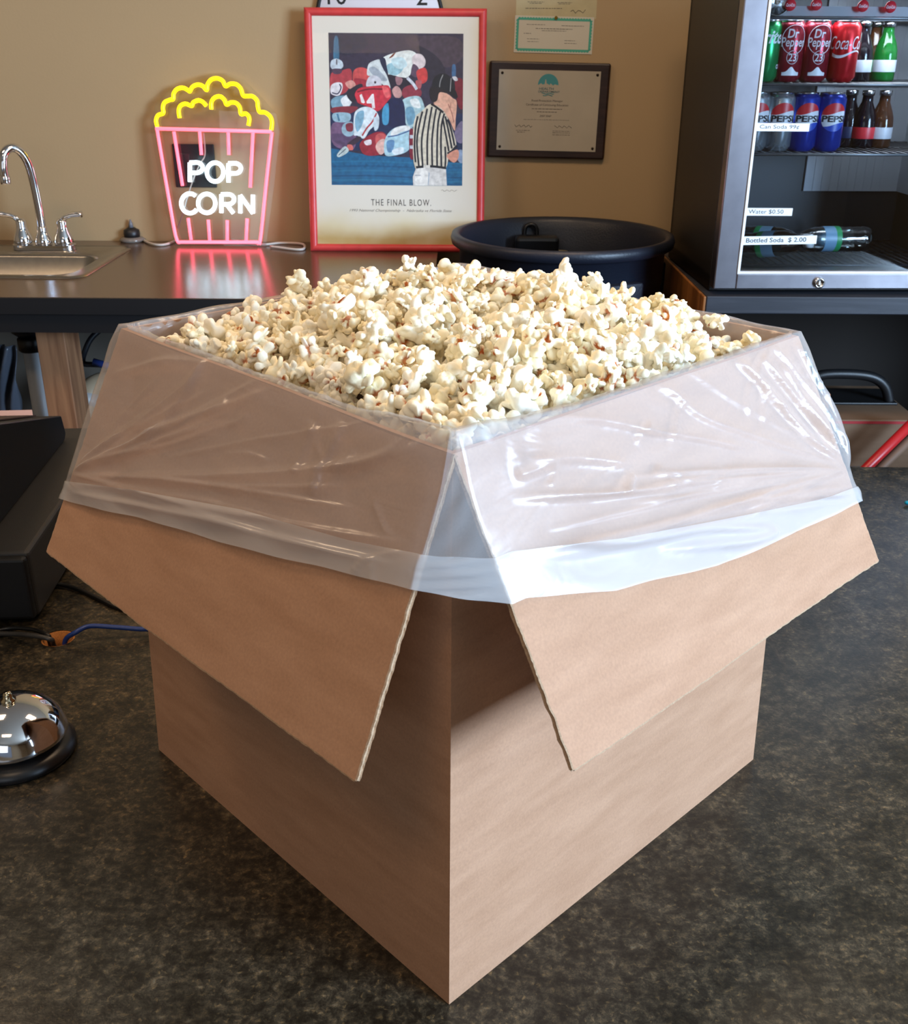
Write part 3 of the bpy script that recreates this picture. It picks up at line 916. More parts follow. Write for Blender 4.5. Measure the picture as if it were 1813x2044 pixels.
q = [ony(-20, 820, 1.08), ony(64, 818, 1.08), ony(66, 832, 1.06), ony(-20, 836, 1.06)]
mb = MB(); mb.add(q + [p - Vector((0, 0, .004)) for p in q], [(0, 1, 2, 3), (7, 6, 5, 4), (0, 4, 5, 1), (1, 5, 6, 2), (2, 6, 7, 3), (3, 7, 4, 0)]); mb.build('paper', mat('receipt_paper', (196, 168, 170), .7), rc)

# teal pen end at the right edge
a, b = onz(1806, 1003, .005), onz(1900, 1010, .005)
pn = thing('ballpoint_pen', 'teal pen lying on the speckled counter at the right edge', 'pen', tuple(a))
dv = (b - a)
pb = MB().tube([Vector((0, 0, 0)), dv * .02, dv * .1, dv], [.0012, .003, .0042, .0042], 16).build('pen_barrel', mat('teal_plastic', (0, 150, 180), .3), pn)
MB().tube([dv, dv * 1.06], .003, 12).build('pen_cap', mat('teal_plastic', (0, 150, 180), .3), pn)

# ------------------------------------------------------------------ back counter with sink
ZC = .231
SX0, SX1, SY0, SY1 = -1.24, -.822, 1.70, 2.10
bc = thing('back_counter', 'long brown laminate worktop along the tan wall under the neon sign', 'counter', (0, 0, FL))
bm = bmesh.new()
outer = [(-2.2, 1.514), (-.045, 1.514), (-.045, WY - .002), (-2.2, WY - .002)]
ov = [bm.verts.new((x, y, 0)) for x, y in outer]; oe = [bm.edges.new((ov[i], ov[(i + 1) % 4])) for i in range(4)]
hl = [(SX0 + .02, SY0 + .02), (SX1 - .02, SY0 + .02), (SX1 - .02, SY1 - .02), (SX0 + .02, SY1 - .02)]
hv = [bm.verts.new((x, y, 0)) for x, y in hl]; he = [bm.edges.new((hv[i], hv[(i + 1) % 4])) for i in range(4)]
bmesh.ops.triangle_fill(bm, use_beauty=True, edges=oe + he)
ex = bmesh.ops.extrude_face_region(bm, geom=list(bm.faces))
bmesh.ops.translate(bm, verts=[g for g in ex['geom'] if isinstance(g, bmesh.types.BMVert)], vec=(0, 0, -.032))
bmesh.ops.recalc_face_normals(bm, faces=bm.faces)
me = bpy.data.meshes.new('counter_top'); bm.to_mesh(me); bm.free()
BLAM = mat('brown_worktop', (88, 70, 56), .2, noise=(150, .35), bump=(300, .05))
me.materials.append(BLAM)
o = bpy.data.objects.new('counter_top', me); COL.objects.link(o); o.parent = bc; o.location = (0, 0, ZC - FL)
WOOD = m_wood('rough_lumber', (104, 66, 44), (158, 112, 78))
DK = mat('black_apron', (16, 16, 19), .5)
mb = MB(); mb.box(-2.2, -.05, 1.520, 1.545, ZC - .075 - FL, ZC - .032 - FL); mb.build('apron', DK, bc)
mb = MB(); mb.box(-2.2, -.045, 1.509, 1.514, ZC - .034 - FL, ZC - .001 - FL); mb.build('edge_band', DK, bc)
for x0, x1, y0 in ((-.9, -.838, 1.585), (-.12, -.07, 1.6), (-2.1, -2.04, 1.6)):
    mb = MB(); mb.box(x0, x1, y0, y0 + .088, 0, ZC - .033 - FL); l_ = mb.build('leg', WOOD, bc, bevel=.002); l_['label'] = 'rough wooden post'
# sink
sk = thing('sink', 'stainless steel drop-in sink in the worktop at the left', 'sink', (0, 0, ZC))


def rrect(x0, x1, y0, y1, r, n=8):
    out = []
    for cx, cy, a0 in ((x1 - r, y0 + r, -90), (x1 - r, y1 - r, 0), (x0 + r, y1 - r, 90), (x0 + r, y0 + r, 180)):
        for k in range(n + 1):
            a = math.radians(a0 + 90 * k / n); out.append((cx + r * math.cos(a), cy + r * math.sin(a)))
    return out


rings = [(rrect(SX0, SX1, SY0, SY1, .035), .0005), (rrect(SX0 + .004, SX1 - .004, SY0 + .004, SY1 - .004, .033), .005), (rrect(SX0 + .012, SX1 - .012, SY0 + .012, SY1 - .012, .03), .003),
         (rrect(SX0 + .036, SX1 - .036, SY0 + .028, SY1 - .125, .05), .003), (rrect(SX0 + .040, SX1 - .040, SY0 + .032, SY1 - .129, .05), -.004),
         (rrect(SX0 + .05, SX1 - .05, SY0 + .042, SY1 - .139, .05), -.08), (rrect(SX0 + .075, SX1 - .075, SY0 + .07, SY1 - .165, .04), -.088), (rrect(SX0 + .17, SX1 - .17, SY0 + .12, SY1 - .2, .02), -.090)]
n = len(rings[0][0]); vs = [(x, y, z) for rg, z in rings for x, y in rg]; fs = [(i * n + k, i * n + (k + 1) % n, (i + 1) * n + (k + 1) % n, (i + 1) * n + k) for i in range(len(rings) - 1) for k in range(n)]
fs.append(tuple((len(rings) - 1) * n + k for k in range(n)))
MB().add(vs, fs, 0, True).build('basin', STEEL, sk)
# faucet
FX, FY = -1.03, 2.045
fa = thing('faucet', 'chrome gooseneck faucet with two lever handles on the sink deck', 'faucet', (FX, FY, ZC + .004))
mb = MB(); mb.prism(rrect(-.078, .078, -.024, .024, .0235), .012, Matrix.Identity(4)); mb.build('base_plate', CHROME, fa, bevel=.003)
spn = [(0, 0, .04), (.0, .0, .10), (-.004, -.003, .18), (-.010, -.008, .215), (-.022, -.018, .238), (-.036, -.030, .242), (-.048, -.042, .228), (-.052, -.048, .200), (-.052, -.048, .176)]
mb = MB(); mb.tube(spline(spn, 8), .0105, 20); mb.lathe([(.012, 0), (.0125, .004), (.0125, .016), (.012, .018)], 20, Matrix.Translation((-.052, -.048, .162))); mb.build('spout', CHROME, fa)
MB().lathe([(.021, .012), (.022, .018), (.019, .028), (.014, .04), (.0125, .052), (.012, .056)], 28).build('spout_collar', CHROME, fa)
for sx in (-1, 1):
    mb = MB(); mb.lathe([(.023, .012), (.024, .02), (.021, .032), (.015, .045), (.012, .056), (.013, .066), (.009, .074), (0, .076)], 28, Matrix.Translation((sx * .051, 0, 0)))
    mb.tube(spline([(sx * .051, 0, .064), (sx * .062, -.004, .078), (sx * .085, -.01, .086), (sx * .108, -.016, .088)], 6), [.007] * 6 + [.006] * 6 + [.0065] * 6 + [.008], 14)
    mb.build('lever_handle', CHROME, fa)

# ------------------------------------------------------------------ neon popcorn sign
SGY = 2.128
sg = thing('neon_sign', 'lit neon popcorn tub sign with yellow top and pink stripes on the worktop', 'neon sign', (0, 0, 0))
n0 = Vector((0, SGY, ZC)); ndir = Vector((0, .05, .40)).normalized(); nnor = Vector((1, 0, 0)).cross(ndir)   # leaning plane


def sgp(px, py, off=0.0):
    d = ray(px, py); t = (n0 - CAM).dot(nnor) / d.dot(nnor)
    return CAM + d * t + nnor * off


def emis(name, col, st):
    return mat(name, col, .4, srgb=False, emit=(col, st))


NY = emis('yellow_neon', (1, .72, .004), 2.6)
NP = emis('pink_neon', (1, .10, .15), 3.4)
NW = emis('white_neon', (.72, .90, 1.0), 4.2)
TR = .0042


def neon(name, strokes, m, parent, r=TR, closed=False, sp=True):
    mb = MB()
    for st in strokes:
        P = [sgp(x, y, .011) for x, y in st]
        if sp: P = spline(P, 6, closed)
        mb.tube(P, r, 12, closed=closed)
    return mb.build(name, m, parent)


g = 3.0 / 1.0258   # helper: crop pixels (1813 wide for 620) -> image
C = lambda L: [(x / 2.924, y / 2.924) for x, y in L]
arc1 = C([(925, 740), (918, 705), (930, 675), (960, 662), (958, 630), (968, 600), (1000, 585), (1018, 580), (1020, 550), (1040, 523), (1075, 515), (1105, 530), (1115, 535), (1130, 510), (1160, 497), (1190, 505), (1212, 528), (1218, 495), (1240, 467), (1275, 460), (1305, 475), (1322, 505), (1350, 492), (1385, 495), (1410, 520), (1425, 560), (1450, 563), (1480, 565), (1505, 590), (1510, 625), (1520, 655), (1550, 658), (1580, 680), (1592, 715), (1588, 760)])
arc2 = C([(1055, 690), (1050, 650), (1060, 620), (1090, 608), (1125, 620), (1135, 600), (1165, 588), (1190, 598), (1210, 620)])
arc3 = C([(1240, 640), (1240, 600), (1258, 573), (1290, 565), (1315, 585), (1328, 612), (1355, 600), (1385, 605), (1405, 630), (1412, 668), (1440, 665), (1460, 690), (1455, 735)])
neon('yellow_tube', [arc1, arc2, arc3], NY, sg, TR * 1.15)
tub = C([(925, 762), (1012, 1270), (1040, 1400), (1060, 1412), (1510, 1412), (1525, 1395), (1560, 1060), (1592, 772)])
mb = MB()
mb.tube(spline([sgp(x, y, .011) for x, y in [tub[0], tub[1], tub[2], tub[3]]], 6) + spline([sgp(x, y, .011) for x, y in tub[4:]], 6), TR, 12)
mb.tube([sgp(x, y, .011) for x, y in C([(915, 752), (1590, 770)])], TR, 12)
mb.build('pink_outline_tube', NP, sg)
stripes = [[(1022, 770), (1072, 1085)], [(1172, 770), (1182, 905)], [(1338, 775), (1342, 905)], [(1482, 775), (1466, 1095)],
           [(1105, 1272), (1122, 1400)], [(1222, 1282), (1230, 1402)], [(1332, 1285), (1332, 1402)], [(1448, 1275), (1442, 1402)]]
for st in stripes: neon('pink_stripe_tube', [C(st)], NP, sg, TR, sp=False)
# letters
def arcp(cx, cy, rx, ry, a0, a1, n=14):
    return [(cx + rx * math.cos(math.radians(a0 + (a1 - a0) * k / n)), cy - ry * math.sin(math.radians(a0 + (a1 - a0) * k / n))) for k in range(n + 1)]


def letterP(x, y, w, h): return [[(x, y + h), (x, y)], [(x, y)] + arcp(x + w * .5, y + h * .26, w * .5, h * .27, 90, -90) + [(x, y + h * .53)]]


lt = []
lt += letterP(1115, 950, 75, 112)
O1 = arcp(1262, 1005, 48, 55, 0, 360, 28)
lt += letterP(1340, 955, 72, 110)
O2 = arcp(1213, 1187, 50, 55, 0, 360, 28)
lt.append(arcp(1115, 1187, 50, 57, 50, 320, 24))
lt += [[(1298, 1242), (1298, 1135)], [(1298, 1135)] + arcp(1338, 1163, 34, 29, 90, -90) + [(1298, 1192)], [(1330, 1194), (1368, 1244)]]
lt += [[(1408, 1244), (1408, 1140)], [(1408, 1140), (1482, 1245)], [(1482, 1245), (1482, 1137)]]
mb = MB()
LR = TR * 1.2
for st in lt: mb.tube([sgp(x / 2.924, y / 2.924, .012) for x, y in st], LR, 12)
for st in (O1, O2): mb.tube([sgp(x / 2.924, y / 2.924, .012) for x, y in st[:-1]], LR, 12, closed=True)
mb.build('white_letter_tube', NW, sg)
# clear acrylic backing
ACR = m_glass('clear_acrylic', (.96, .97, .97), .6)
outl = C([(880, 770), (885, 700), (910, 600), (990, 520), (1100, 470), (1230, 430), (1330, 425), (1430, 470), (1530, 570), (1610, 660), (1632, 770), (1600, 1080), (1552, 1440), (1020, 1440), (970, 1250)])
P = [sgp(x, y, 0) for x, y in outl]; P2 = [p - nnor * .004 for p in P]
n = len(P)
mb = MB(); mb.add(P + P2, [tuple(range(n)), tuple(range(n, 2 * n))[::-1]] + [(i, (i + 1) % n, n + (i + 1) % n, n + i) for i in range(n)]); mb.build('acrylic_back', ACR, sg)
# sign cord, plug and small parts
WC = mat('white_cord', (200, 192, 184), .4)
MB().tube(spline([sgp(1185 / 2.924, 775 / 2.924, -.006), sgp(1190 / 2.924, 900 / 2.924, -.012), sgp(1160 / 2.924, 960 / 2.924, -.010), sgp(1110 / 2.924, 1080 / 2.924, -.012), sgp(1065 / 2.924, 1230 / 2.924, -.012), onz(350, 470, ZC + .01)], 8), .0018, 8).build('thin_wire', WC, sg)
cord = [onz(1000 / 2.924, 1330 / 2.924, ZC + .004), onz(300, 462, ZC + .012), onz(283, 474, ZC + .004), onz(300, 486, ZC + .004), onz(330, 488, ZC + .004), onz(370, 474, ZC + .004), onz(430, 472, ZC + .004), onz(470, 480, ZC + .004), onz(520, 488, ZC + .004), onz(560, 485, ZC + .004), onz(603, 487, ZC + .004), onz(607, 496, ZC + .004), onz(590, 498, ZC + .004), onz(540, 492, ZC + .004)]
tag(MB().tube(spline(cord, 8), .0032, 10).build('power_cable', WC), 'white power cord looped on the worktop under the neon sign', 'cable')
pp = onz(265, 482, ZC)
pl = thing('plug_adapter', 'small round black plug adapter on a flat disc beside the neon sign', 'plug', (pp.x, pp.y, ZC))
MB().lathe([(.020, .012), (.021, .02), (.020, .03), (.012, .034), (.010, .036)], 28).build('adapter_body', BLACKP, pl)
MB().lathe([(.006, .035), (.005, .046), (.002, .056), (0, .057)], 16).build('adapter_tip', mat('grey_plastic', (110, 112, 118), .4), pl)
MB().lathe([(.030, .0), (.034, .006), (.026, .012), (.0, .013)], 32).build('adapter_disc', mat('grey_dish', (120, 112, 104), .15), pl)
# black wall plate
a, b = ony(344, 287, WY), ony(434, 374, WY)
wp = thing('outlet_plate', 'square black outlet plate on the wall behind the neon sign', 'outlet', ((a.x + b.x) / 2, WY, (a.z + b.z) / 2))
hw, hh = (b.x - a.x) / 2, (a.z - b.z) / 2
mb = MB(); mb.box(-hw, hw, -.006, 0, -hh, hh); mb.build('plate', mat('plate_black', (14, 14, 16), .4), wp, bevel=.002)
mb = MB()
for x in (-.024, .024):
    mb.box(x - .014, x + .014, -.0075, -.006, -.03, .03)
mb.build('socket', mat('socket_black', (30, 30, 34), .3), wp, bevel=.001)

# ------------------------------------------------------------------ clock behind the frame
ck = thing('wall_clock', 'round white clock on the wall half hidden behind the red picture frame', 'clock', (-.187, WY, .758))
My = Matrix.Rotation(PI / 2, 4, 'X')      # local z -> -y
MB().lathe([(.0, .0), (.152, .0), (.152, .010), (.148, .0125), (0, .0125)], 64, My).build('clock_face', mat('clock_white', (214, 214, 222), .4), ck)
MB().lathe([(.150, .0), (.157, .002), (.157, .014), (.150, .016), (.148, .0125)], 64, My, cap=False).build('clock_rim', BLACK, ck)
mb = MB()
for hnum in range(12):
    a = math.radians(90 - 30 * (hnum or 12)); add_text(mb, str(hnum or 12), Matrix.Translation((.118 * math.cos(a), -.0130, .118 * math.sin(a))) @ My, size=.042)
mb.build('numerals', BLACK, ck)
mb = MB(); mb.box(-.003, .003, -.0155, -.0145, -.075, .02); mb.box(-.01, .06, -.0165, -.0158, -.003, .003); mb.build('hands', BLACK, ck)

# ------------------------------------------------------------------ framed picture leaning on the wall
pf = thing('framed_picture', 'red framed football poster leaning on the wall between neon sign and trash can', 'picture')
fo = Vector((-.1472, 2.0600, ZC)); fup = Vector((0, .0893, .5610)).normalized(); fn = Vector((1, 0, 0)).cross(fup)   # fn points to the viewer (-y)
FM = Matrix(((1, fup[0] * 0, fn[0], fo[0]), (0, fup[1], fn[1], fo[1]), (0, fup[2], fn[2], fo[2]), (0, 0, 0, 1)))
FW, FH = .4385, .5660
FWID = .0190
RED = mat('red_painted_wood', (206, 62, 62), .38, noise=(40, .12), bump=(60, .15))


def rail(p0, p1, inward):
    mb = MB(); n = 10
    pr = []
    for k in range(n + 1):
        a = PI * k / n; pr.append((.5 - .5 * math.cos(a), .35 + .65 * math.sin(a)))
    pr = [(0, 0)] + pr + [(1, 0)]
    L = (p1 - p0).length; e = (p1 - p0) / L
    vs = []
    for end in (0, 1):
        for u, h_ in pr:
            x = u * FWID; s = x if end == 0 else L - x
            p = p0 + e * s + inward * x; vs.append(FM @ Vector((p.x, p.y, h_ * .014 - .012)))
    m_ = len(pr)
    mb.add(vs, [(k, k + 1, m_ + k + 1, m_ + k) for k in range(m_ - 1)] + [(0, m_, 2 * m_ - 1, m_ - 1)], 0, True)
    mb.add([vs[k] for k in range(m_)], [tuple(range(m_))]); mb.add([vs[m_ + k] for k in range(m_)], [tuple(range(m_))[::-1]])
    return mb


c4 = [Vector((-FW / 2, 0, 0)), Vector((FW / 2, 0, 0)), Vector((FW / 2, FH, 0)), Vector((-FW / 2, FH, 0))]
inw = [Vector((0, 1, 0)), Vector((-1, 0, 0)), Vector((0, -1, 0)), Vector((1, 0, 0))]
for k in range(4): rail(c4[k], c4[(k + 1) % 4], inw[k]).build('frame_rail', RED, pf)
mb = MB(); mb.box(-FW / 2 + .014, FW / 2 - .014, .014, FH - .014, -.011, -.006, FM); 
# poster paper with old yellow water stains along the lower and right edges
pm = bpy.data.materials.new('aged_poster_paper'); pm.use_nodes = True
nt = pm.node_tree; b = nt.nodes['Principled BSDF']; b.inputs['Roughness'].default_value = .5
tc = nt.nodes.new('ShaderNodeTexCoord'); sp_ = nt.nodes.new('ShaderNodeSeparateXYZ'); nt.links.new(tc.outputs['Object'], sp_.inputs[0])
nz = nt.nodes.new('ShaderNodeTexNoise'); nz.inputs['Scale'].default_value = 9; nz.inputs['Detail'].default_value = 4; nt.links.new(tc.outputs['Object'], nz.inputs['Vector'])
mr = nt.nodes.new('ShaderNodeMapRange'); mr.inputs['From Min'].default_value = ZC + .125; mr.inputs['From Max'].default_value = ZC + .03; nt.links.new(sp_.outputs['Z'], mr.inputs['Value'])
mr2 = nt.nodes.new('ShaderNodeMapRange'); mr2.inputs['From Min'].default_value = .025; mr2.inputs['From Max'].default_value = .065; mr2.inputs['To Max'].default_value = .6; nt.links.new(sp_.outputs['X'], mr2.inputs['Value'])
ad = nt.nodes.new('ShaderNodeMath'); ad.operation = 'MAXIMUM'; nt.links.new(mr.outputs[0], ad.inputs[0]); nt.links.new(mr2.outputs[0], ad.inputs[1])
m2 = nt.nodes.new('ShaderNodeMath'); m2.operation = 'MULTIPLY_ADD'; m2.inputs[1].default_value = 1.6; m2.inputs[2].default_value = -.8; nt.links.new(nz.outputs['Fac'], m2.inputs[0])
m3 = nt.nodes.new('ShaderNodeMath'); m3.operation = 'ADD'; m3.use_clamp = True; nt.links.new(ad.outputs[0], m3.inputs[0]); nt.links.new(m2.outputs[0], m3.inputs[1])
m4 = nt.nodes.new('ShaderNodeMath'); m4.operation = 'MULTIPLY'; nt.links.new(m3.outputs[0], m4.inputs[0]); nt.links.new(ad.outputs[0], m4.inputs[1])
rp = ramp(nt, [(0, (226, 220, 206)), (.5, (216, 202, 164)), (1, (190, 160, 100))]); nt.links.new(m4.outputs[0], rp.inputs[0]); nt.links.new(rp.outputs[0], b.inputs['Base Color'])
mb.build('poster_paper', pm, pf)
# the printed scene: flat shapes in crop coordinates (x 85..1485, y 75..1670)
PCOL = []


def pc(rgb, r=.5):
    k = 'print_%d_%d_%d' % rgb
    m_ = mat(k, rgb, r, noise=(110, .28))
    if m_ not in PCOL: PCOL.append(m_)
    return PCOL.index(m_)


AX0, AX1 = -.1617, .1633   # art left and right (x, local), measured from the frame centre line
AZ0, AZ1 = .1610, .5100
art = MB(); lay = [0]


def AP(x, y): return (AX0 + (x - 85) / 1400 * (AX1 - AX0), AZ1 - (y - 75) / 1595 * (AZ1 - AZ0))


def shape(rgb, pts, smooth=True):
    lay[0] += 1
    P = [Vector((*AP(x, y), 0)) for x, y in pts]
    if smooth and len(P) > 3: P = spline(P, 5, True)
    P = [Vector((min(max(p.x, AX0), AX1), min(max(p.y, AZ0), AZ1), 0)) for p in P]
    art.poly([(p.x, p.y) for p in P], FM @ Matrix.Translation((0, 0, -.0058 + lay[0] * .000012)), pc(rgb))


def line(rgb, pts, wd):
    lay[0] += 1
    P = spline([Vector((*AP(x, y), 0)) for x, y in pts], 5); wd = wd / 1400 * (AX1 - AX0) / 2
    Lf = []; Rt = []
    for i, p in enumerate(P):
        t = (P[min(i + 1, len(P) - 1)] - P[max(i - 1, 0)]).normalized(); nn_ = Vector((-t.y, t.x, 0)) * wd
        Lf.append(p + nn_); Rt.append(p - nn_)
    n_ = len(P); M_ = FM @ Matrix.Translation((0, 0, -.0058 + lay[0] * .000012))
    art.add([M_ @ p for p in Lf + Rt], [(i, i + 1, n_ + i + 1, n_ + i) for i in range(n_ - 1)], pc(rgb))


shape((52, 46, 66), [(85, 75), (1485, 75), (1485, 1670), (85, 1670)], False)
shape((36, 40, 62), [(85, 75), (420, 75), (480, 200), (300, 300), (85, 250)])
shape((72, 60, 72), [(900, 120), (1400, 110), (1485, 300), (1300, 420), (1000, 260)])
shape((44, 40, 54), [(1000, 200), (1200, 300), (1300, 480), (1120, 560), (1090, 380)])
shape((60, 110, 140), [(145, 130), (185, 130), (190, 350), (135, 350)])
shape((62, 100, 140), [(1370, 400), (1405, 400), (1405, 520), (1370, 520)])
shape((30, 44, 80), [(85, 880), (1485, 900), (1485, 1300), (85, 1300)], False)
shape((26, 96, 138), [(85, 1275), (500, 1350), (960, 1370), (1485, 1430), (1485, 1670), (85, 1670)], False)
for yy, c_ in ((1420, (34, 110, 150)), (1470, (22, 84, 126)), (1520, (36, 108, 146)), (1575, (22, 80, 120)), (1620, (40, 112, 148)), (1650, (24, 84, 124))):
    line(c_, [(90, yy), (500, yy - 8), (950, yy + 6)], 14)
    line(c_, [(1330, yy + 10), (1480, yy + 6)], 12)
shape((116, 88, 120), [(110, 1010), (330, 1040), (330, 1280), (115, 1240)])
shape((92, 72, 104), [(115, 1120), (320, 1150), (300, 1290), (115, 1200)])
# crowd of players at left
shape((176, 62, 72), [(100, 500), (190, 470), (300, 440), (325, 520), (300, 620), (230, 700), (100, 700)])
shape((196, 210, 220), [(100, 420), (110, 360), (165, 338), (220, 365), (232, 420), (190, 450), (130, 450)])
line((90, 80, 90), [(165, 345), (166, 400)], 12)
shape((80, 60, 80), [(120, 445), (215, 445), (205, 490), (135, 495)])
shape((204, 80, 80), [(335, 480), (380, 432), (450, 430), (500, 470), (500, 600), (420, 620), (340, 590)])
shape((160, 44, 60), [(350, 540), (480, 560), (470, 620), (370, 610)])
shape((214, 150, 140), [(250, 590), (320, 560), (360, 610), (300, 650)])
shape((226, 222, 226), [(100, 620), (150, 585), (215, 590), (220, 650), (180, 720), (100, 700)])
line((50, 50, 80), [(110, 690), (170, 700), (205, 640), (190, 600)], 12)
shape((120, 160, 180), [(105, 760), (200, 720), (290, 740), (290, 860), (200, 900), (110, 850)])
shape((226, 230, 232), [(200, 760), (300, 700), (320, 780), (250, 850)])
shape((40, 36, 50), [(260, 700), (350, 620), (430, 600), (410, 700), (330, 790)])
shape((130, 46, 60), [(105, 850), (260, 830), (380, 840), (300, 905), (120, 905)])
shape((150, 184, 200), [(120, 905), (290, 905), (280, 990), (130, 990)])
line((70, 120, 150), [(160, 910), (180, 985)], 20)
# bending player at the top
shape((206, 214, 214), [(480, 470), (500, 390), (560, 355), (620, 350), (660, 450), (700, 540), (720, 640), (640, 600), (560, 520), (490, 510)])
shape((160, 170, 180), [(500, 440), (560, 420), (650, 500), (690, 560), (620, 560), (540, 500)])
shape((226, 230, 224), [(640, 340), (720, 290), (900, 248), (990, 275), (1010, 340), (950, 420), (930, 500), (860, 540), (780, 510), (700, 500), (660, 420)])
shape((150, 190, 200), [(690, 400), (800, 370), (860, 430), (800, 500), (710, 490)])
shape((196, 220, 224), [(740, 340), (850, 320), (900, 400), (830, 440), (760, 410)])
shape((36, 40, 66), [(615, 345), (668, 332), (690, 430), (700, 500), (655, 450)])
shape((120, 60, 40), [(710, 330), (760, 280), (780, 275), (750, 315)])
shape((220, 206, 206), [(950, 330), (990, 285), (1050, 290), (1090, 345), (1080, 410), (1020, 440), (970, 410)])
shape((90, 70, 90), [(960, 390), (1020, 430), (1010, 520), (945, 500)])
shape((206, 66, 66), [(1000, 460), (1080, 425), (1112, 480), (1105, 560), (1050, 590), (1010, 540)])
shape((36, 30, 46), [(700, 500), (800, 520), (920, 540), (1000, 600), (980, 690), (860, 720), (780, 690), (720, 600)])
shape((150, 110, 116), [(780, 520), (850, 540), (830, 600), (790, 600)])
shape((140, 50, 66), [(860, 640), (960, 600), (1040, 650), (1040, 720), (930, 760), (850, 720)])
line((206, 210, 220), [(900, 530), (960, 590), (1000, 650)], 30)
shape((196, 150, 146), [(745, 650), (790, 615), (835, 660), (840, 720), (790, 745), (750, 700)])
shape((180, 90, 96), [(990, 560), (1050, 560), (1040, 640), (1000, 620)])
# his legs
shape((170, 200, 206), [(850, 760), (1020, 720), (1080, 830), (1090, 940), (990, 1030), (900, 1040), (860, 900)])
shape((110, 156, 180), [(880, 860), (960, 840), (980, 980), (910, 1020)])
shape((226, 232, 230), [(930, 760), (1010, 750), (1040, 840), (960, 830)])
shape((26, 32, 70), [(700, 760), (850, 760), (880, 1000), (860, 1080), (690, 1020), (700, 860)])
shape((70, 150, 190), [(640, 860), (700, 800), (700, 1000), (640, 1010)])
# crouching player with big numeral
shape((206, 206, 214), [(470, 590), (500, 525), (560, 508), (620, 545), (625, 620), (540, 640), (480, 630)])
shape((60, 50, 60), [(555, 570), (575, 570), (572, 590), (556, 590)])
shape((198, 48, 66), [(350, 700), (400, 640), (520, 620), (640, 610), (710, 620), (730, 720), (690, 780), (620, 860), (570, 880), (480, 830), (390, 800), (365, 760)])
shape((226, 96, 100), [(640, 620), (700, 640), (720, 720), (680, 740), (650, 690)])
line((120, 24, 44), [(375, 680), (500, 650), (640, 650)], 16)
shape((236, 230, 230), [(400, 715), (420, 700), (455, 790), (440, 800), (415, 790)], False)
shape((236, 230, 230), [(470, 780), (530, 700), (548, 700), (560, 850), (530, 850), (525, 800), (475, 800)], False)
shape((216, 228, 234), [(345, 900), (400, 850), (480, 835), (560, 870), (600, 940), (590, 1000), (500, 1080), (440, 1170), (370, 1140), (330, 1130), (330, 1010)])
shape((130, 176, 200), [(370, 900), (440, 880), (430, 1000), (370, 1100), (345, 1000)])
line((176, 52, 60), [(575, 900), (530, 990), (470, 1060), (420, 1140)], 16)
shape((200, 214, 224), [(545, 950), (600, 960), (590, 1060), (550, 1080)])
shape((60, 44, 60), [(370, 1150), (410, 1170), (330, 1240), (260, 1230)])
shape((214, 110, 104), [(260, 1240), (310, 1240), (320, 1290), (270, 1290)])
shape((190, 206, 206), [(150, 1340), (230, 1255), (275, 1290), (250, 1330), (170, 1370)])
line((60, 80, 100), [(165, 1350), (245, 1280)], 8)
shape((150, 180, 196), [(205, 1060), (240, 1005), (320, 1000), (330, 1120), (270, 1150), (215, 1120)])
shape((130, 50, 66), [(250, 1020), (320, 1010), (320, 1090), (260, 1090)])
# player lying on the ground
shape((150, 40, 56), [(390, 1250), (430, 1180), (540, 1110), (640, 1100), (680, 1160), (660, 1300), (560, 1350), (440, 1340)])
shape((200, 90, 90), [(560, 1150), (620, 1110), (680, 1150), (660, 1250), (580, 1260)])
shape((224, 180, 170), [(560, 1260), (600, 1190), (660, 1180), (670, 1290), (610, 1340)])
shape((226, 216, 222), [(440, 1200), (510, 1180), (515, 1230), (460, 1240)])
shape((170, 206, 218), [(660, 1180), (740, 1070), (860, 1030), (950, 1050), (960, 1180), (900, 1300), (760, 1350), (660, 1340)])
shape((226, 228, 226), [(720, 1110), (780, 1050), (900, 1030), (930, 1070), (830, 1100), (750, 1150)])
shape((96, 140, 180), [(680, 1200), (760, 1190), (740, 1300), (690, 1310)])
shape((220, 232, 238), [(740, 1290), (850, 1260), (850, 1320), (760, 1340)])
line((60, 90, 140), [(690, 1150), (800, 1130), (930, 1080)], 12)
shape((120, 30, 50), [(920, 1090), (965, 1090), (970, 1360), (925, 1360)])
shape((200, 206, 216), [(925, 1130), (965, 1130), (965, 1165), (925, 1165)], False)
shape((200, 206, 216), [(925, 1240), (965, 1240), (965, 1275), (925, 1275)], False)
# right hand background figure
shape((120, 30, 46), [(1400, 560), (1485, 560), (1485, 840), (1430, 800)])
shape((206, 206, 210), [(1370, 520), (1410, 515), (1430, 550), (1400, 560)])
shape((120, 110, 140), [(1400, 1100), (1440, 1010), (1485, 990), (1485, 1200), (1420, 1190)])
shape((140, 160, 190), [(1430, 1300), (1485, 1290), (1485, 1420), (1440, 1400)])
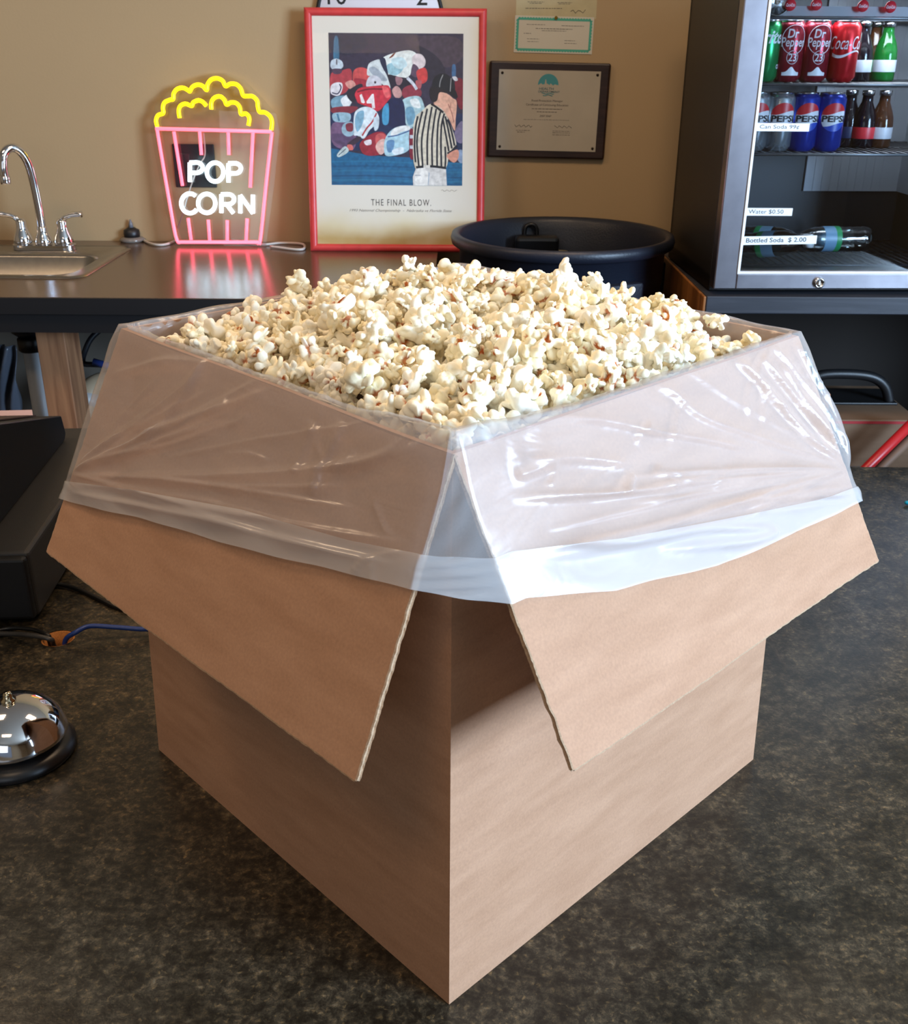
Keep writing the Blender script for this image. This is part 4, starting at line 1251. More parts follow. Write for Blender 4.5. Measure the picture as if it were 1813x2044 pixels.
# referee
shape((222, 170, 146), [(1180, 780), (1230, 660), (1330, 700), (1380, 740), (1420, 780), (1410, 960), (1400, 1080), (1340, 960), (1290, 900), (1200, 830)])
line((150, 90, 80), [(1330, 800), (1370, 900), (1390, 990)], 8)
line((180, 120, 104), [(1360, 780), (1350, 860)], 6)
shape((30, 24, 30), [(1140, 640), (1180, 620), (1290, 650), (1330, 690), (1240, 680), (1215, 760), (1170, 780), (1140, 720)])
shape((22, 24, 32), [(1165, 620), (1185, 530), (1250, 485), (1330, 500), (1390, 570), (1400, 660), (1350, 690), (1260, 640)])
shape((18, 18, 24), [(1340, 640), (1400, 650), (1430, 730), (1390, 730), (1340, 690)])
line((150, 150, 150), [(1275, 495), (1248, 560), (1238, 625)], 9); line((150, 150, 150), [(1360, 530), (1355, 600), (1350, 670)], 8)
shape((214, 206, 186), [(980, 1480), (960, 1100), (985, 940), (1050, 880), (1150, 800), (1280, 870), (1320, 1000), (1340, 1200), (1310, 1480), (1150, 1500)])
shape((214, 206, 186), [(1270, 880), (1340, 980), (1420, 1230), (1340, 1330), (1280, 1180)])
for pts in ([(1060, 880), (1030, 1000), (1000, 1200), (1020, 1460)], [(1110, 850), (1080, 1000), (1050, 1200), (1062, 1470)], [(1160, 830), (1130, 1000), (1110, 1200), (1112, 1475)],
            [(1205, 850), (1180, 1000), (1160, 1200), (1165, 1480)], [(1250, 880), (1225, 1000), (1215, 1200), (1215, 1480)], [(1290, 900), (1262, 1020), (1255, 1200), (1262, 1480)],
            [(1010, 930), (985, 1060), (975, 1250), (985, 1420)], [(1300, 1250), (1305, 1380), (1300, 1480)],
            [(1300, 930), (1330, 1060), (1372, 1270)], [(1325, 960), (1365, 1080), (1400, 1240)], [(1275, 960), (1300, 1090), (1340, 1300)]):
    line((24, 26, 40), pts, 19)
line((28, 30, 44), [(1325, 1325), (1370, 1300), (1425, 1240)], 26)
line((20, 22, 30), [(1150, 800), (1200, 830), (1280, 890)], 22)
shape((216, 150, 128), [(1320, 1340), (1430, 1280), (1445, 1360), (1400, 1420), (1345, 1390)])
shape((214, 212, 208), [(960, 1670), (955, 1580), (990, 1480), (1150, 1470), (1310, 1490), (1320, 1670)], False)
shape((232, 230, 224), [(1000, 1500), (1100, 1490), (1110, 1670), (980, 1670)])
line((120, 130, 150), [(980, 1560), (1040, 1560)], 6); line((150, 170, 190), [(1130, 1530), (1120, 1660)], 8)
line((24, 26, 34), [(990, 1475), (1150, 1462), (1310, 1480)], 24)
shape((230, 226, 216), [(1070, 1450), (1140, 1450), (1140, 1480), (1070, 1480)], False)
art.build('printed_scene', PCOL, pf, recalc=False)
# lettering under the print
mb = MB()
INK = mat('grey_ink', (70, 64, 60), .6)
INKL = mat('pale_grey_ink', (128, 118, 106), .6)
lp = lambda px, py: AP((px - 640) * 5.24, (py - 50) * 5.24)
x, y = lp(798, 404.5); add_text(mb, 'THE FINAL BLOW.', FM @ Matrix.Translation((x, y, -.0055)), width=.1500, size=.0155, bold=.0, spacing=1.25)
x, y = lp(797, 422); mb.build('poster_title', INK, pf, recalc=False); mb = MB(); add_text(mb, '1993 National Championship  -  Nebraska vs Florida State', FM @ Matrix.Translation((x, y, -.0055)), width=.256, size=.0080, shear=.35)
st = [lp(880 + 3 * k, 379 - 2 * math.sin(k * 1.9)) for k in range(12)]
mb.tube([FM @ Vector((a_, b_, -.0056)) for a_, b_ in st], .0004, 6)
mb.build('poster_lettering', INKL, pf, recalc=False)
# glazing of the frame
# (thin, faintly reflecting)
mb = MB(); mb.box(-FW / 2 + .016, FW / 2 - .016, .016, FH - .016, -.0040, -.0030, FM); mb.build('picture_glass', m_glass('picture_glass', (.99, .99, .99), .04), pf)

# ------------------------------------------------------------------ papers and plaque on the wall
def on_wall(name, label, cat, px0, py0, px1, py1, off=0.0):
    a, b = ony(px0, py0, WY), ony(px1, py1, WY)
    cx, cz = (a.x + b.x) / 2, (a.z + b.z) / 2
    return thing(name, label, cat, (cx, WY, cz)), abs(b.x - a.x), abs(a.z - b.z)


t, w_, h_ = on_wall('certificate', 'white certificate with a wavy teal border taped to the wall above the plaque', 'paper', 1028, 32, 1182, 107)
t.rotation_euler = (0, math.radians(1.0), 0)
mb = MB(); mb.box(-w_ / 2, w_ / 2, -.0016, -.0004, -h_ / 2, h_ / 2); mb.build('sheet', mat('paper_white', (206, 200, 184), .6), t)
mb = MB()


def border(mb, w, h, th, amp, y, mi=0):
    n_ = 26
    def edge(a, b, nrm):
        L = (b - a).length; m_ = max(8, int(L / w * n_ * 3)); P = []; Q = []
        for k in range(m_ + 1):
            p = a.lerp(b, k / m_); P.append(p + nrm * (th / 2)); Q.append(p - nrm * (th / 2 + amp * abs(math.sin(k * PI / 3))))
        mb.add([Vector((p.x, y, p.y)) for p in P + Q], [(k, k + 1, m_ + 2 + k, m_ + 1 + k) for k in range(m_)], mi)
    a, b, c, d = Vector((-w / 2, -h / 2)), Vector((w / 2, -h / 2)), Vector((w / 2, h / 2)), Vector((-w / 2, h / 2))
    edge(a, b, Vector((0, 1))); edge(b, c, Vector((-1, 0))); edge(c, d, Vector((0, -1))); edge(d, a, Vector((1, 0)))


border(mb, w_ * .92, h_ * .82, .0045, .0022, -.0019); mb.build('teal_border', mat('teal_ink', (74, 168, 146), .6), t, recalc=False)


def fine_lines(mb, rows, y):
    for cx, cz, w, h in rows:
        nw = max(2, int(w / .008)); r_ = random.Random(int(cx * 1e4 + cz * 1e5))
        x = cx - w / 2
        while x < cx + w / 2:
            l_ = r_.uniform(.003, .009); mb.box(x, min(x + l_, cx + w / 2), y - .0002, y, cz - h / 2, cz + h / 2); x += l_ + .0016


mb = MB(); fine_lines(mb, [(-.045, .022, .045, .0009), (.045, .021, .055, .0009), (0, .0135, .09, .0012), (0, .009, .06, .0009), (-.065, .002, .018, .001), (-.05, -.010, .03, .0009), (-.05, -.016, .028, .0009), (.04, -.012, .026, .0009), (.042, -.018, .03, .0009)], -.0018)
mb.build('certificate_print', INK, t)
t, w_, h_ = on_wall('notice_paper', 'yellowed paper notice cut by the top of the photo above the teal certificate', 'paper', 1032, -45, 1190, 38)
mb = MB(); mb.box(-w_ / 2, w_ / 2, -.0003, .0, -h_ / 2, h_ / 2); mb.build('sheet', mat('paper_aged', (190, 178, 140), .65, noise=(30, .1)), t)
mb = MB(); fine_lines(mb, [(-.05, -.008, .04, .001), (-.05, -.011, .03, .001), (.02, -.009, .035, .001), (.02, -.012, .03, .001), (-.03, -.022, .09, .0012)], -.0004)
mb.tube([(.035 + .006 * k, -.001, -.028 + .004 * math.sin(k * 2.3)) for k in range(7)], .0005, 6); mb.build('notice_print', INK, t)
MB().lathe([(.003, 0), (.004, .003), (.0, .006)], 12, Matrix.Translation((0, -.002, -h_ / 2 + .002)) @ My).build('thumbtack', mat('brass', (190, 160, 70), .3, 1.0), t)

t, w_, h_ = on_wall('award_plaque', 'dark wooden plaque with a grey certificate plate, on the wall right of the red frame', 'plaque', 976, 123, 1206, 316)
t.rotation_euler = (0, math.radians(.9), 0)
mb = MB(); mb.prism([(-w_ / 2, -h_ / 2), (w_ / 2, -h_ / 2), (w_ / 2, h_ / 2), (-w_ / 2, h_ / 2)], .016, My)
mb.build('plaque_board', m_wood('dark_walnut', (34, 20, 15), (56, 36, 28), (6, 6, 60), .35), t, bevel=.005, seg=2)
a, b = ony(996, 138, WY - .016), ony(1190, 300, WY - .016); pw, ph_ = (b.x - a.x), (a.z - b.z)
mb = MB(); mb.box(-pw / 2, pw / 2, -.0180, -.0160, -ph_ / 2, ph_ / 2); mb.build('certificate_plate', mat('plate_grey', (178, 168, 150), .3, noise=(14, .06)), t)
mb = MB()
for sx in (-1, 1):
    for sz in (-1, 1): mb.lathe([(.0035, 0), (.003, .0015), (0, .002)], 12, Matrix.Translation((sx * (pw / 2 - .008), -.018, sz * (ph_ / 2 - .008))) @ My)
mb.build('corner_tack', mat('tack_dark', (50, 38, 30), .3, .8), t)
TEAL = mat('plaque_teal', (64, 140, 146), .5)
mb = MB()
zc = ph_ / 2 - .0335
cir = [(.0255 * math.cos(2 * PI * k / 40), .0255 * math.sin(2 * PI * k / 40)) for k in range(40)]
up_ = [p for p in cir if p[1] > -.004]
sky = sorted([p for p in cir if p[1] > -.002], key=lambda p: p[0])
line_ = [(.024, .0), (.016, .002), (.012, -.001), (.006, .004), (.003, .0), (-.002, .003), (-.004, .003), (-.006, .013), (-.0075, .013), (-.009, .002), (-.014, .001), (-.018, .004), (-.024, .0)]
mb.poly(sky + line_, Matrix.Translation((-.003, -.0182, zc)) @ My)
for k in range(2):
    pz = -.0195 - .004 * k; mb.tube([Vector((-.003 + x_ * .001, -.0183, zc + pz + .0012 * math.sin(x_ * .35 + k))) for x_ in range(-15 + 3 * k, 16 - 3 * k, 2)], .0009, 6)
mb.build('emblem', TEAL, t, recalc=False)
mb = MB()
add_text(mb, 'HEALTH', Matrix.Translation((-.007, -.0184, zc - .0085)) @ My, width=.036, size=.0055, bold=.01)
add_text(mb, 'DEPARTMENT', Matrix.Translation((0, -.0184, zc - .0155)) @ My, width=.053, size=.0045, bold=.01)
mb.build('emblem_lettering', mat('emblem_ink', (50, 96, 104), .5), t, recalc=False)
mb = MB()
T_ = lambda x, z: Matrix.Translation((x, -.0184, z)) @ My
add_text(mb, 'Food Protection Manager', T_(-.003, zc - .037), width=.078, size=.0062)
add_text(mb, 'Certificate of Continuing Education', T_(-.003, zc - .0465), width=.106, size=.0062)
add_text(mb, '2007 RAP', T_(-.006, zc - .072), width=.03, size=.0045, shear=.3)
mb2 = mb
fine_lines(mb2, [(-.003, zc - .0555, .076, .0012), (-.003, zc - .0625, .05, .0012), (-.003, zc - .081, .115, .0007), (-.06, zc - .107, .036, .0009), (-.065, zc - .111, .02, .0009), (.036, zc - .107, .044, .0009), (.036, zc - .111, .044, .0009), (.036, zc - .116, .044, .0009)], -.0182)
for x0 in (-.082, .018):
    mb2.tube([(x0 + .004 * k, -.0184, zc - .0965 + .003 * math.sin(k * 2.1 + x0 * 50)) for k in range(12)], .00045, 6)
mb2.build('plaque_lettering', mat('plaque_ink', (66, 58, 52), .5), t, recalc=False)

# ------------------------------------------------------------------ trash can
cx, cy, rr = .250, 1.886, .258
tcn = thing('trash_can', 'large round black plastic trash can between the worktop and the drinks fridge', 'trash can', (cx, cy, FL))
ZR = .310 - FL
TB = mat('trash_black', (26, 30, 42), .42, bump=(240, .25))
mb = MB(); mb.lathe([(.0, 0), (.19, 0), (.2, .01), (rr - .022, ZR - .11), (rr - .020, ZR - .108), (rr - .018, ZR - .03), (rr - .006, ZR - .028), (rr, ZR - .024), (rr + .003, ZR - .012), (rr, ZR - .002), (rr - .006, ZR), (rr - .016, ZR - .002), (rr - .020, ZR - .012), (rr - .026, ZR - .03), (rr - .034, ZR - .12), (.19, .02), (0, .018)], 96)
mb.build('can_body', TB, tcn)
for k, ang in enumerate((-62, -118 + 20, 20, 200)):
    a = math.radians(ang); M_ = Matrix.Translation((0, 0, 0)) @ Matrix.Rotation(a + PI / 2, 4, 'Z')
    mb = MB(); mb.box(-.05, .05, -rr + .0, -rr + .03, ZR - .15, ZR - .075, M_); mb.build('side_rib', TB, tcn, bevel=.006)
# black moulded handle showing inside the rim
a = math.radians(105)
hb = Vector((-.045, .175, ZR - .055)); mb = MB(); mb.box(hb.x - .055, hb.x + .055, hb.y - .02, hb.y + .03, hb.z - .06, hb.z + .018); mb.build('inner_handle', mat('handle_black', (12, 13, 17), .3), tcn, bevel=.01, seg=3)
mb = MB(); mb.tube(spline([(hb.x - .075, hb.y + .01, hb.z - .03), (hb.x - .06, hb.y, hb.z - .022), (hb.x + .06, hb.y, hb.z - .022), (hb.x + .078, hb.y + .01, hb.z - .028)], 6), .006, 10); mb.build('handle_pin', mat('dull_pin', (120, 112, 92), .4), tcn)
MB().tube(spline([(hb.x - .03, hb.y + .038, hb.z - .01), (hb.x - .028, hb.y + .04, hb.z + .03), (hb.x - .012, hb.y + .04, hb.z + .04), (hb.x + .002, hb.y + .04, hb.z + .028), (hb.x + .0, hb.y + .038, hb.z - .01)], 6), .005, 10).build('handle_loop', MATS['handle_black'], tcn)

# ------------------------------------------------------------------ fridge stand
YF = 1.55
ZF = .249
fst = thing('fridge_stand', 'black and wood stand that carries the glass door drinks fridge', 'stand', (.520, YF - .012, FL))
DW = m_wood('black_board', (34, 36, 44), (52, 54, 62), (3, 30, 60), .45)
OW = m_wood('orange_wood', (120, 72, 32), (172, 110, 56), (20, 20, 3), .45)
zt = ZF - .012 - FL
mb = MB(); mb.box(0, .95, 0, .60, zt - .036, zt); mb.build('top_board', DW, fst, bevel=.002)
mb = MB(); mb.box(.0, .022, .022, .58, 0, zt - .037); mb.box(.94, .96, .02, .58, 0, zt - .037); mb.build('side_panel', OW, fst)
mb = MB(); mb.box(-.006, 0.0, .002, .60, zt - .065, zt - .001); mb.build('side_rail', OW, fst, bevel=.002)
mb = MB(); mb.box(.0, .035, -.002, .02, 0, zt - .037); mb.build('corner_post', OW, fst)
mb = MB(); mb.box(.022, .94, .56, .58, 0, zt - .037); mb.build('back_panel', mat('dark_backing', (34, 27, 22), .9), fst)
mb = MB(); mb.box(.022, .94, .02, .56, .36, .38); mb.build('shelf', DW, fst)
SH = FL + .38
# contents of the stand
cb = thing('carton', 'brown cardboard carton on the shelf below the fridge', 'box', (.80, 1.60, SH))
mb = MB(); mb.box(0, .24, 0, .26, 0, -.050 - SH); mb.build('carton_body', m_cardboard('carton_card', (118, 94, 74)), cb, bevel=.002)
mb = MB(); mb.box(.0, .24, -.001, .0, -.059 - SH, -.053 - SH); mb.build('red_tape', mat('red_tape', (150, 36, 40), .5), cb)
mb = MB(); fine_lines(mb, [(.10, .17, .05, .02), (.10, .14, .05, .02), (.12, .10, .06, .025), (.1, .05, .05, .02)], -.0005); mb.build('carton_print', mat('carton_ink', (90, 78, 70), .7), cb)
bg = thing('black_basket', 'black basket handle arching over the carton below the fridge', 'basket', (.80, 1.72, SH))
mb = MB(); mb.tube(spline([(.02, 0, -.045 - SH), (.025, 0, .0 - SH), (.05, 0, .018 - SH), (.12, 0, .02 - SH), (.17, 0, .012 - SH), (.20, 0, -.01 - SH), (.215, 0, -.045 - SH)], 6), .012, 10); mb.build('handle', BLACKP, bg)
mb = MB(); mb.box(.01, .23, -.015, .10, -.050 - SH, -.044 - SH); mb.build('basket_top', BLACKP, bg, bevel=.002)
wb = thing('wood_offcut', 'small piece of orange wood standing behind the right corner of the liner', 'wood', (.812, 1.575, SH))
mb = MB(); mb.box(-.012, .006, -.01, .01, 0, .02 - SH); mb.build('block', OW, wb)
rb = thing('red_pole', 'red and wooden pole leaning across the carton below the fridge', 'pole', (0, 0, 0))
A_, B_ = ony(1716, 948, 1.50), ony(1840, 826, 1.52)
A2 = A_ + (A_ - B_) * 1.2
MB().tube([A2, B_], .011, 14).build('red_tube', mat('red_paint', (176, 30, 34), .35), rb)
off = Vector((.022, .004, -.016)); MB().tube([A2 + off, B_ + off], .011, 14).build('wood_strip', mat('strip_brown', (110, 84, 66), .6), rb)

# ------------------------------------------------------------------ drinks fridge
FRW, FRD, FRH = .56, .42, .62
fr = thing('drinks_fridge', 'black drinks fridge with a steel framed glass door, right of the trash can', 'fridge', (.5345, YF, ZF), math.radians(2.0))
FB = mat('fridge_black', (24, 21, 18), .42, bump=(500, .1))
mb = MB(); t_ = .03
mb.box(0, t_ * .7, .035, FRD, -.010, FRH); mb.box(FRW - t_, FRW, .035, FRD, -.010, FRH); mb.box(0, FRW, .035, FRD, -.010, .025); mb.box(0, FRW, .035, FRD, FRH - .04, FRH); mb.box(0, FRW, FRD - .02, FRD, -.010, FRH)
mb.build('cabinet', FB, fr, bevel=.002)
LIN = mat('fridge_liner_dark', (36, 40, 46), .35); LIG = mat('fridge_liner_grey', (176, 184, 196), .4)
mb = MB(); mb.box(t_ * .7, t_ * .7 + .004, .04, FRD - .02, .025, FRH - .04); mb.box(t_ * .7, FRW - t_, FRD - .026, FRD - .021, .025, FRH - .04); mb.box(t_ * .7, FRW - t_, .04, FRD - .02, .025, .030); mb.build('inner_liner', LIN, fr)
mb = MB(); mb.box(FRW - t_ - .008, FRW - t_, .04, FRD - .02, .15, FRH - .04); mb.box(.30, FRW - t_, FRD - .032, FRD - .027, .15, FRH - .04)
for k in range(9): mb.box(.32 + k * .02, .3212 + k * .02, FRD - .0335, FRD - .032, .15, FRH - .04)
mb.build('grey_panel', LIG, fr)
mb = MB()
for zz in (.17, .285, .40, .52):
    mb.box(FRW - t_ - .03, FRW - t_ - .008, .05, .075, zz, zz + .012); mb.box(FRW - t_ - .022, FRW - t_ - .008, .05, .12, zz - .008, zz)
mb.build('shelf_bracket', mat('bracket_white', (225, 232, 238), .35), fr)
# door
SS = mat('brushed_door_steel', (150, 146, 152), .30, 1.0, noise=(25, .12))
mb = MB(); SW = .046
mb.box(0, SW, 0, .033, 0, FRH); mb.box(FRW - SW, FRW, 0, .033, 0, FRH); mb.box(SW, FRW - SW, 0, .033, 0, .032); mb.box(SW, FRW - SW, 0, .033, FRH - .045, FRH)
door = mb.build('door', SS, fr, bevel=.0025)
mb = MB(); mb.box(SW, SW + .005, -.002, .010, .032, FRH - .045); mb.box(SW, FRW - SW, -.001, .010, .032, .036); mb.build('glazing_bead', mat('bead_lit_white', (236, 240, 246), .35), door)  # aluminium bead; the light falling on it is put into its white colour
GLS = m_glass('door_glass', (.92, .95, .97), 1.0, .03)
mb = MB(); mb.box(SW + .002, FRW - SW, .010, .015, .033, FRH - .045); mb.build('door_glass', GLS, door)
lk = Matrix.Translation((.219, -.001, .014)) @ My
MB().lathe([(.0, -.002), (.0115, -.002), (.0115, .004), (.009, .006), (.0078, .006), (.0078, .003), (0, .003)], 28, lk).build('lock_ring', CHROME, door)
mb = MB(); mb.box(.2175, .2205, -.0052, -.004, .010, .018); mb.build('keyhole', WHITE, door)
# price strips
def strip(px0, py0, px1, py1, txt, label, font=0):
    a, b = ony(px0, py0, YF + .004), ony(px1, py1, YF + .004); cxx, czz = (a.x + b.x) / 2, (a.z + b.z) / 2
    w, h = b.x - a.x, a.z - b.z; cxx += .003
    t = thing('price_label', label, 'label', (cxx, YF + .004 + (cxx - .5345) * math.tan(math.radians(2)), czz), math.radians(2.0), 'price labels on the fridge door')
    t.rotation_euler = (0, math.radians(.2 if font == 0 else -.9), math.radians(2.0))
    mb = MB(); mb.box(-w / 2, w / 2, .004, .0055, -h / 2, h / 2); mb.build('label_strip', mat('label_white', (228, 234, 240), .4), t)
    mb = MB(); add_text(mb, txt, Matrix.Translation((0, .0038, 0)) @ My, width=w * (.66 if font == 0 else .74), size=h * .62, bold=.0 if font == 0 else .012, spacing=1.0); mb.build('label_lettering', mat('label_ink', (30, 34, 42), .5), t, recalc=False)


strip(1496, 246, 1615, 263, 'Can Soda 99¢', 'white price strip reading Can Soda on the fridge glass')
strip(1476, 416, 1581, 432, 'Water $0.50', 'white price strip reading Water on the fridge glass')
strip(1468, 472, 1630, 490, 'Bottled Soda  $ 2.00', 'white price strip reading Bottled Soda on the fridge glass', 1)
# shelves: wire racks
FRR = Matrix.Rotation(math.radians(2.0), 3, 'Z')


def fl(x, y, z): return Vector((.5345, YF, ZF)) + FRR @ Vector((x, y, z))


def rack(z, y0=.06, y1=.37, x1=FRW - .04, m=None):
    mb = MB()
    for k in range(int((x1 - .04) / .018)): mb.tube([(.04 + k * .018, y0, z), (.04 + k * .018, y1, z)], .0016, 6)
    for y in (y0, (y0 + y1) / 2, y1): mb.tube([(.03, y, z - .002), (x1, y, z - .002)], .0028, 8)
    return mb.build('wire_shelf', m or mat('rack_grey', (120, 122, 126), .35, .6), fr)


ZS = [.040, .262, .393, .512]        # above fridge origin
rack(ZS[0], m=mat('rack_dark', (40, 44, 50), .35, .5)); rack(ZS[1]); rack(ZS[2]); rack(ZS[3])
CANR, CANH = .029, .112
CANTOP = mat('can_aluminium', (190, 192, 196), .22, 1.0)


def bend(mb, s, z, size, width, m_i, ang=0, shear=0, bold=.02, r=CANR + .0004):
    """text wrapped round the can, facing -y"""
    vs, fs = text_geo(s, 1.0, bold=bold, shear=shear)
    xs = [v[0] for v in vs]; ys = [v[1] for v in vs]; cx_, cy_ = (min(xs) + max(xs)) / 2, (min(ys) + max(ys)) / 2
    kx = width / (max(xs) - min(xs)); ky = size / (max(ys) - min(ys)); out = []
    for v in vs:
        x, y = (v[0] - cx_) * kx, (v[1] - cy_) * ky; a = x / r - PI / 2 + ang
        out.append(Vector((r * math.cos(a), r * math.sin(a), z + y)))
    mb.add(out, fs, m_i)


def patch(mb, fn, a0, a1, mi, r=CANR + .0003, ang=0, n=24):
    """band on the can between lower(a) and upper(a) heights"""
    vs = []
    for k in range(n + 1):
        a = a0 + (a1 - a0) * k / n; lo, hi = fn(a)
        for z in (lo, (lo + hi) / 2, hi): vs.append(Vector((r * math.cos(a - PI / 2 + ang), r * math.sin(a - PI / 2 + ang), z)))
    mb.add(vs, [(3 * k + j, 3 * k + 3 + j, 3 * k + 4 + j, 3 * k + 1 + j) for k in range(n) for j in (0, 1)], mi)


BODY = [(.021, 0), (.0235, .003), (CANR, .010), (CANR, CANH - .012), (.0235, CANH - .003)]


def can(x, y, zi, body, decor, label, rot=0, name='soda_can', grp='soda cans in the fridge'):
    p = fl(x, y, ZS[zi] + .0017)
    t = thing(name, label, 'can', tuple(p), math.radians(2 + rot), grp)
    MB().lathe(BODY, 40).build('can_body', body, t)
    MB().lathe([(.0235, CANH - .0032), (.0242, CANH - .001), (.0240, CANH), (.0225, CANH - .0005), (.0215, CANH - .003), (0, CANH - .003)], 40, cap=False).build('can_lid', CANTOP, t)
    if decor: decor(t)
    return t


GREEN = mat('can_green', (10, 140, 76), .25, .55); MAR = mat('can_maroon', (140, 22, 44), .25, .5); REDC = mat('can_red', (196, 20, 34), .25, .5)
SIL = mat('can_silver', (170, 178, 186), .25, .8); BLU = mat('can_blue', (22, 54, 160), .25, .5)
PW = mat('can_print_white', (232, 232, 238), .4); PR = mat('can_print_red', (206, 34, 44), .35); PB = mat('can_print_navy', (22, 34, 70), .4); PBL = mat('can_print_blue', (30, 70, 180), .35); PK = mat('can_print_black', (26, 26, 34), .4)


def d_green(t):
    mb = MB(); bend(mb, 'Sprite', .078, .032, .075, 0, shear=.35, ang=-.25); mb.build('can_lettering', PW, t, recalc=False)
    mb = MB(); bend(mb, 'cal', .03, .012, .012, 0, ang=.9); mb.build('small_print', PW, t, recalc=False)


def d_maroon(t):
    mb = MB(); bend(mb, 'Dr', .088, .016, .022, 0, ang=-.1, shear=.1); bend(mb, 'Pepper', .070, .022, .050, 0, shear=.1, bold=.01)
    bend(mb, '23', .045, .014, .016, 0, bold=.01); mb.build('can_lettering', PW, t, recalc=False)
    mb = MB()
    for zc_, rx, rz in ((.077, .85, .026), (.045, .38, .012)):
        P = [Vector(((CANR + .0002) * math.cos(rx * math.cos(2 * PI * k / 40) - PI / 2), (CANR + .0002) * math.sin(rx * math.cos(2 * PI * k / 40) - PI / 2), zc_ + rz * math.sin(2 * PI * k / 40))) for k in range(40)]
        mb.tube(P, .0006, 6, closed=True)
    mb.build('oval_line', PW, t)
    mb = MB(); patch(mb, lambda a: (.012, .018 + .010 * math.exp(-(a / .25) ** 2)), -.6, .6, 0); mb.build('mountain_mark', PW, t, recalc=False)


def d_red(t):
    mb = MB(); bend(mb, 'Coca-Cola', .072, .024, .080, 0, shear=.35, bold=.0); mb.build('can_lettering', PW, t, recalc=False)
    mb = MB(); patch(mb, lambda a: (.050 + .006 * math.sin(2.5 * a), .054 + .006 * math.sin(2.5 * a) - .002 * a), -1.1, 1.2, 0); mb.build('wave_stripe', PW, t, recalc=False)


def d_globe(t):
    R_ = .027; zc_ = .066
    w = lambda a: max(0, R_ * R_ - (a * CANR) ** 2) ** .5
    mb = MB(); A_ = R_ / CANR * .999
    patch(mb, lambda a: (zc_ - w(a), zc_ + w(a)), -A_, A_, 0); mb.build('globe_field', PW, t, recalc=False)
    mb = MB(); patch(mb, lambda a: (min(zc_ + w(a), zc_ + .008 + .004 * math.sin(2.4 * a)), zc_ + w(a)), -A_, A_, 0, r=CANR + .0005); mb.build('globe_red', PR, t, recalc=False)
    mb = MB(); patch(mb, lambda a: (zc_ - w(a), max(zc_ - w(a), zc_ - .014 + .004 * math.sin(2.4 * a))), -A_, A_, 0, r=CANR + .0005); mb.build('globe_blue', PBL, t, recalc=False)
    mb = MB(); bend(mb, 'PEPSI', zc_ - .003, .0125, .050, 0, bold=.03, r=CANR + .0008); mb.build('can_lettering', PK, t, recalc=False)


def cx_at(px, py, ylocal):   # local x in the fridge of a picture column
    p = ony(px, py, YF + ylocal); return (FRR.transposed() @ (p - Vector((.5345, YF, ZF)))).x


YC = .105
can(cx_at(1528, 100, YC), YC, 2, GREEN, d_green, 'green soda can at the left end of the upper can row in the fridge')
can(cx_at(1576, 100, YC), YC, 2, MAR, d_maroon, 'maroon soda can standing next to the green can in the fridge')
can(cx_at(1629, 100, YC), YC, 2, MAR, d_maroon, 'maroon soda can between the other maroon can and the bright red can')
can(cx_at(1687, 100, YC), YC, 2, REDC, d_red, 'bright red soda can with a white wave stripe in the fridge')
can(cx_at(1507, 240, YC), YC, 1, SIL, d_globe, 'silver soda can cut off by the door frame in the lower can row')
can(cx_at(1556, 240, YC), YC, 1, SIL, d_globe, 'silver soda can fully seen above the Can Soda label')
can(cx_at(1606, 240, YC), YC, 1, BLU, d_globe, 'blue soda can standing next to the silver can in the fridge')
can(cx_at(1658, 240, YC), YC, 1, BLU, d_globe, 'blue soda can at the right end of the lower can row')
# can lying on the top rack showing its lid, partly out of the picture
p = ony(1553, 4, YF + .06)
t = thing('soda_can', 'soda can lying on its side at the top showing its lid and pull tab', 'can', tuple(p), 0, 'soda cans in the fridge')
t.rotation_euler = (PI / 2 - .05, 0, 0)
MB().lathe([(r_, z_ - CANH) for r_, z_ in BODY], 40).build('can_body', SIL, t)
MB().lathe([(.0235, -.0032), (.0242, -.001), (.0240, 0), (.0225, -.0005), (.0215, -.003), (0, -.003)], 40, cap=False).build('can_lid', CANTOP, t)
mb = MB(); mb.prism(rrect(-.005, .005, -.004, .012, .0048), .001, Matrix.Translation((0, 0, -.0025))); mb.build('pull_tab', CHROME, t)
# shelf edge discs
mb = MB()
for i, (px, py) in enumerate(((1578, 10), (1630, 9), (1723, 12), (1778, 14))):
    p = ony(px, py, YF + .058)
    t = thing('shelf_badge', ('round red badge with white script on the top shelf edge, beside the lying can', 'round red badge on the shelf edge above the maroon cans', 'round red badge on the shelf edge above the bright red can', 'round red badge nearest the right door frame on the shelf edge')[i], 'badge', tuple(p), math.radians(2), 'red badges on the top shelf edge')
    MB().lathe([(0, 0), (.0105, 0), (.0105, .0015), (0, .0018)], 28, My).build('badge_disc', mat('badge_red', (206, 34, 52), .4), t)
    mb = MB(); add_text(mb, 'Coca-Cola', Matrix.Translation((0, -.0020, 0)) @ My, width=.0165, size=.0055, shear=.3); mb.build('badge_lettering', PW, t, recalc=False)
MB().box(.03, FRW - .04, .060, .064, ZS[3] - .006, ZS[3] + .018).build('shelf_edge', mat('edge_grey', (120, 120, 128), .4), fr)
# bottles
GREENG = mat('green_glass', (30, 150, 60), .1, trans=.6); BRG = mat('brown_glass', (86, 50, 30), .1, trans=.4); COLA = mat('cola_dark', (18, 12, 20), .12)
LB = mat('bottle_label_red', (200, 40, 50), .4); LBW = mat('bottle_label_pale', (200, 204, 214), .4); LBG = mat('bottle_label_green', (60, 180, 70), .4)
BP = [(.0, 0), (.022, 0), (.0245, .004), (.0245, .045), (.023, .06), (.018, .075), (.0115, .09), (.0105, .104), (.012, .106), (.012, .112), (0, .113)]


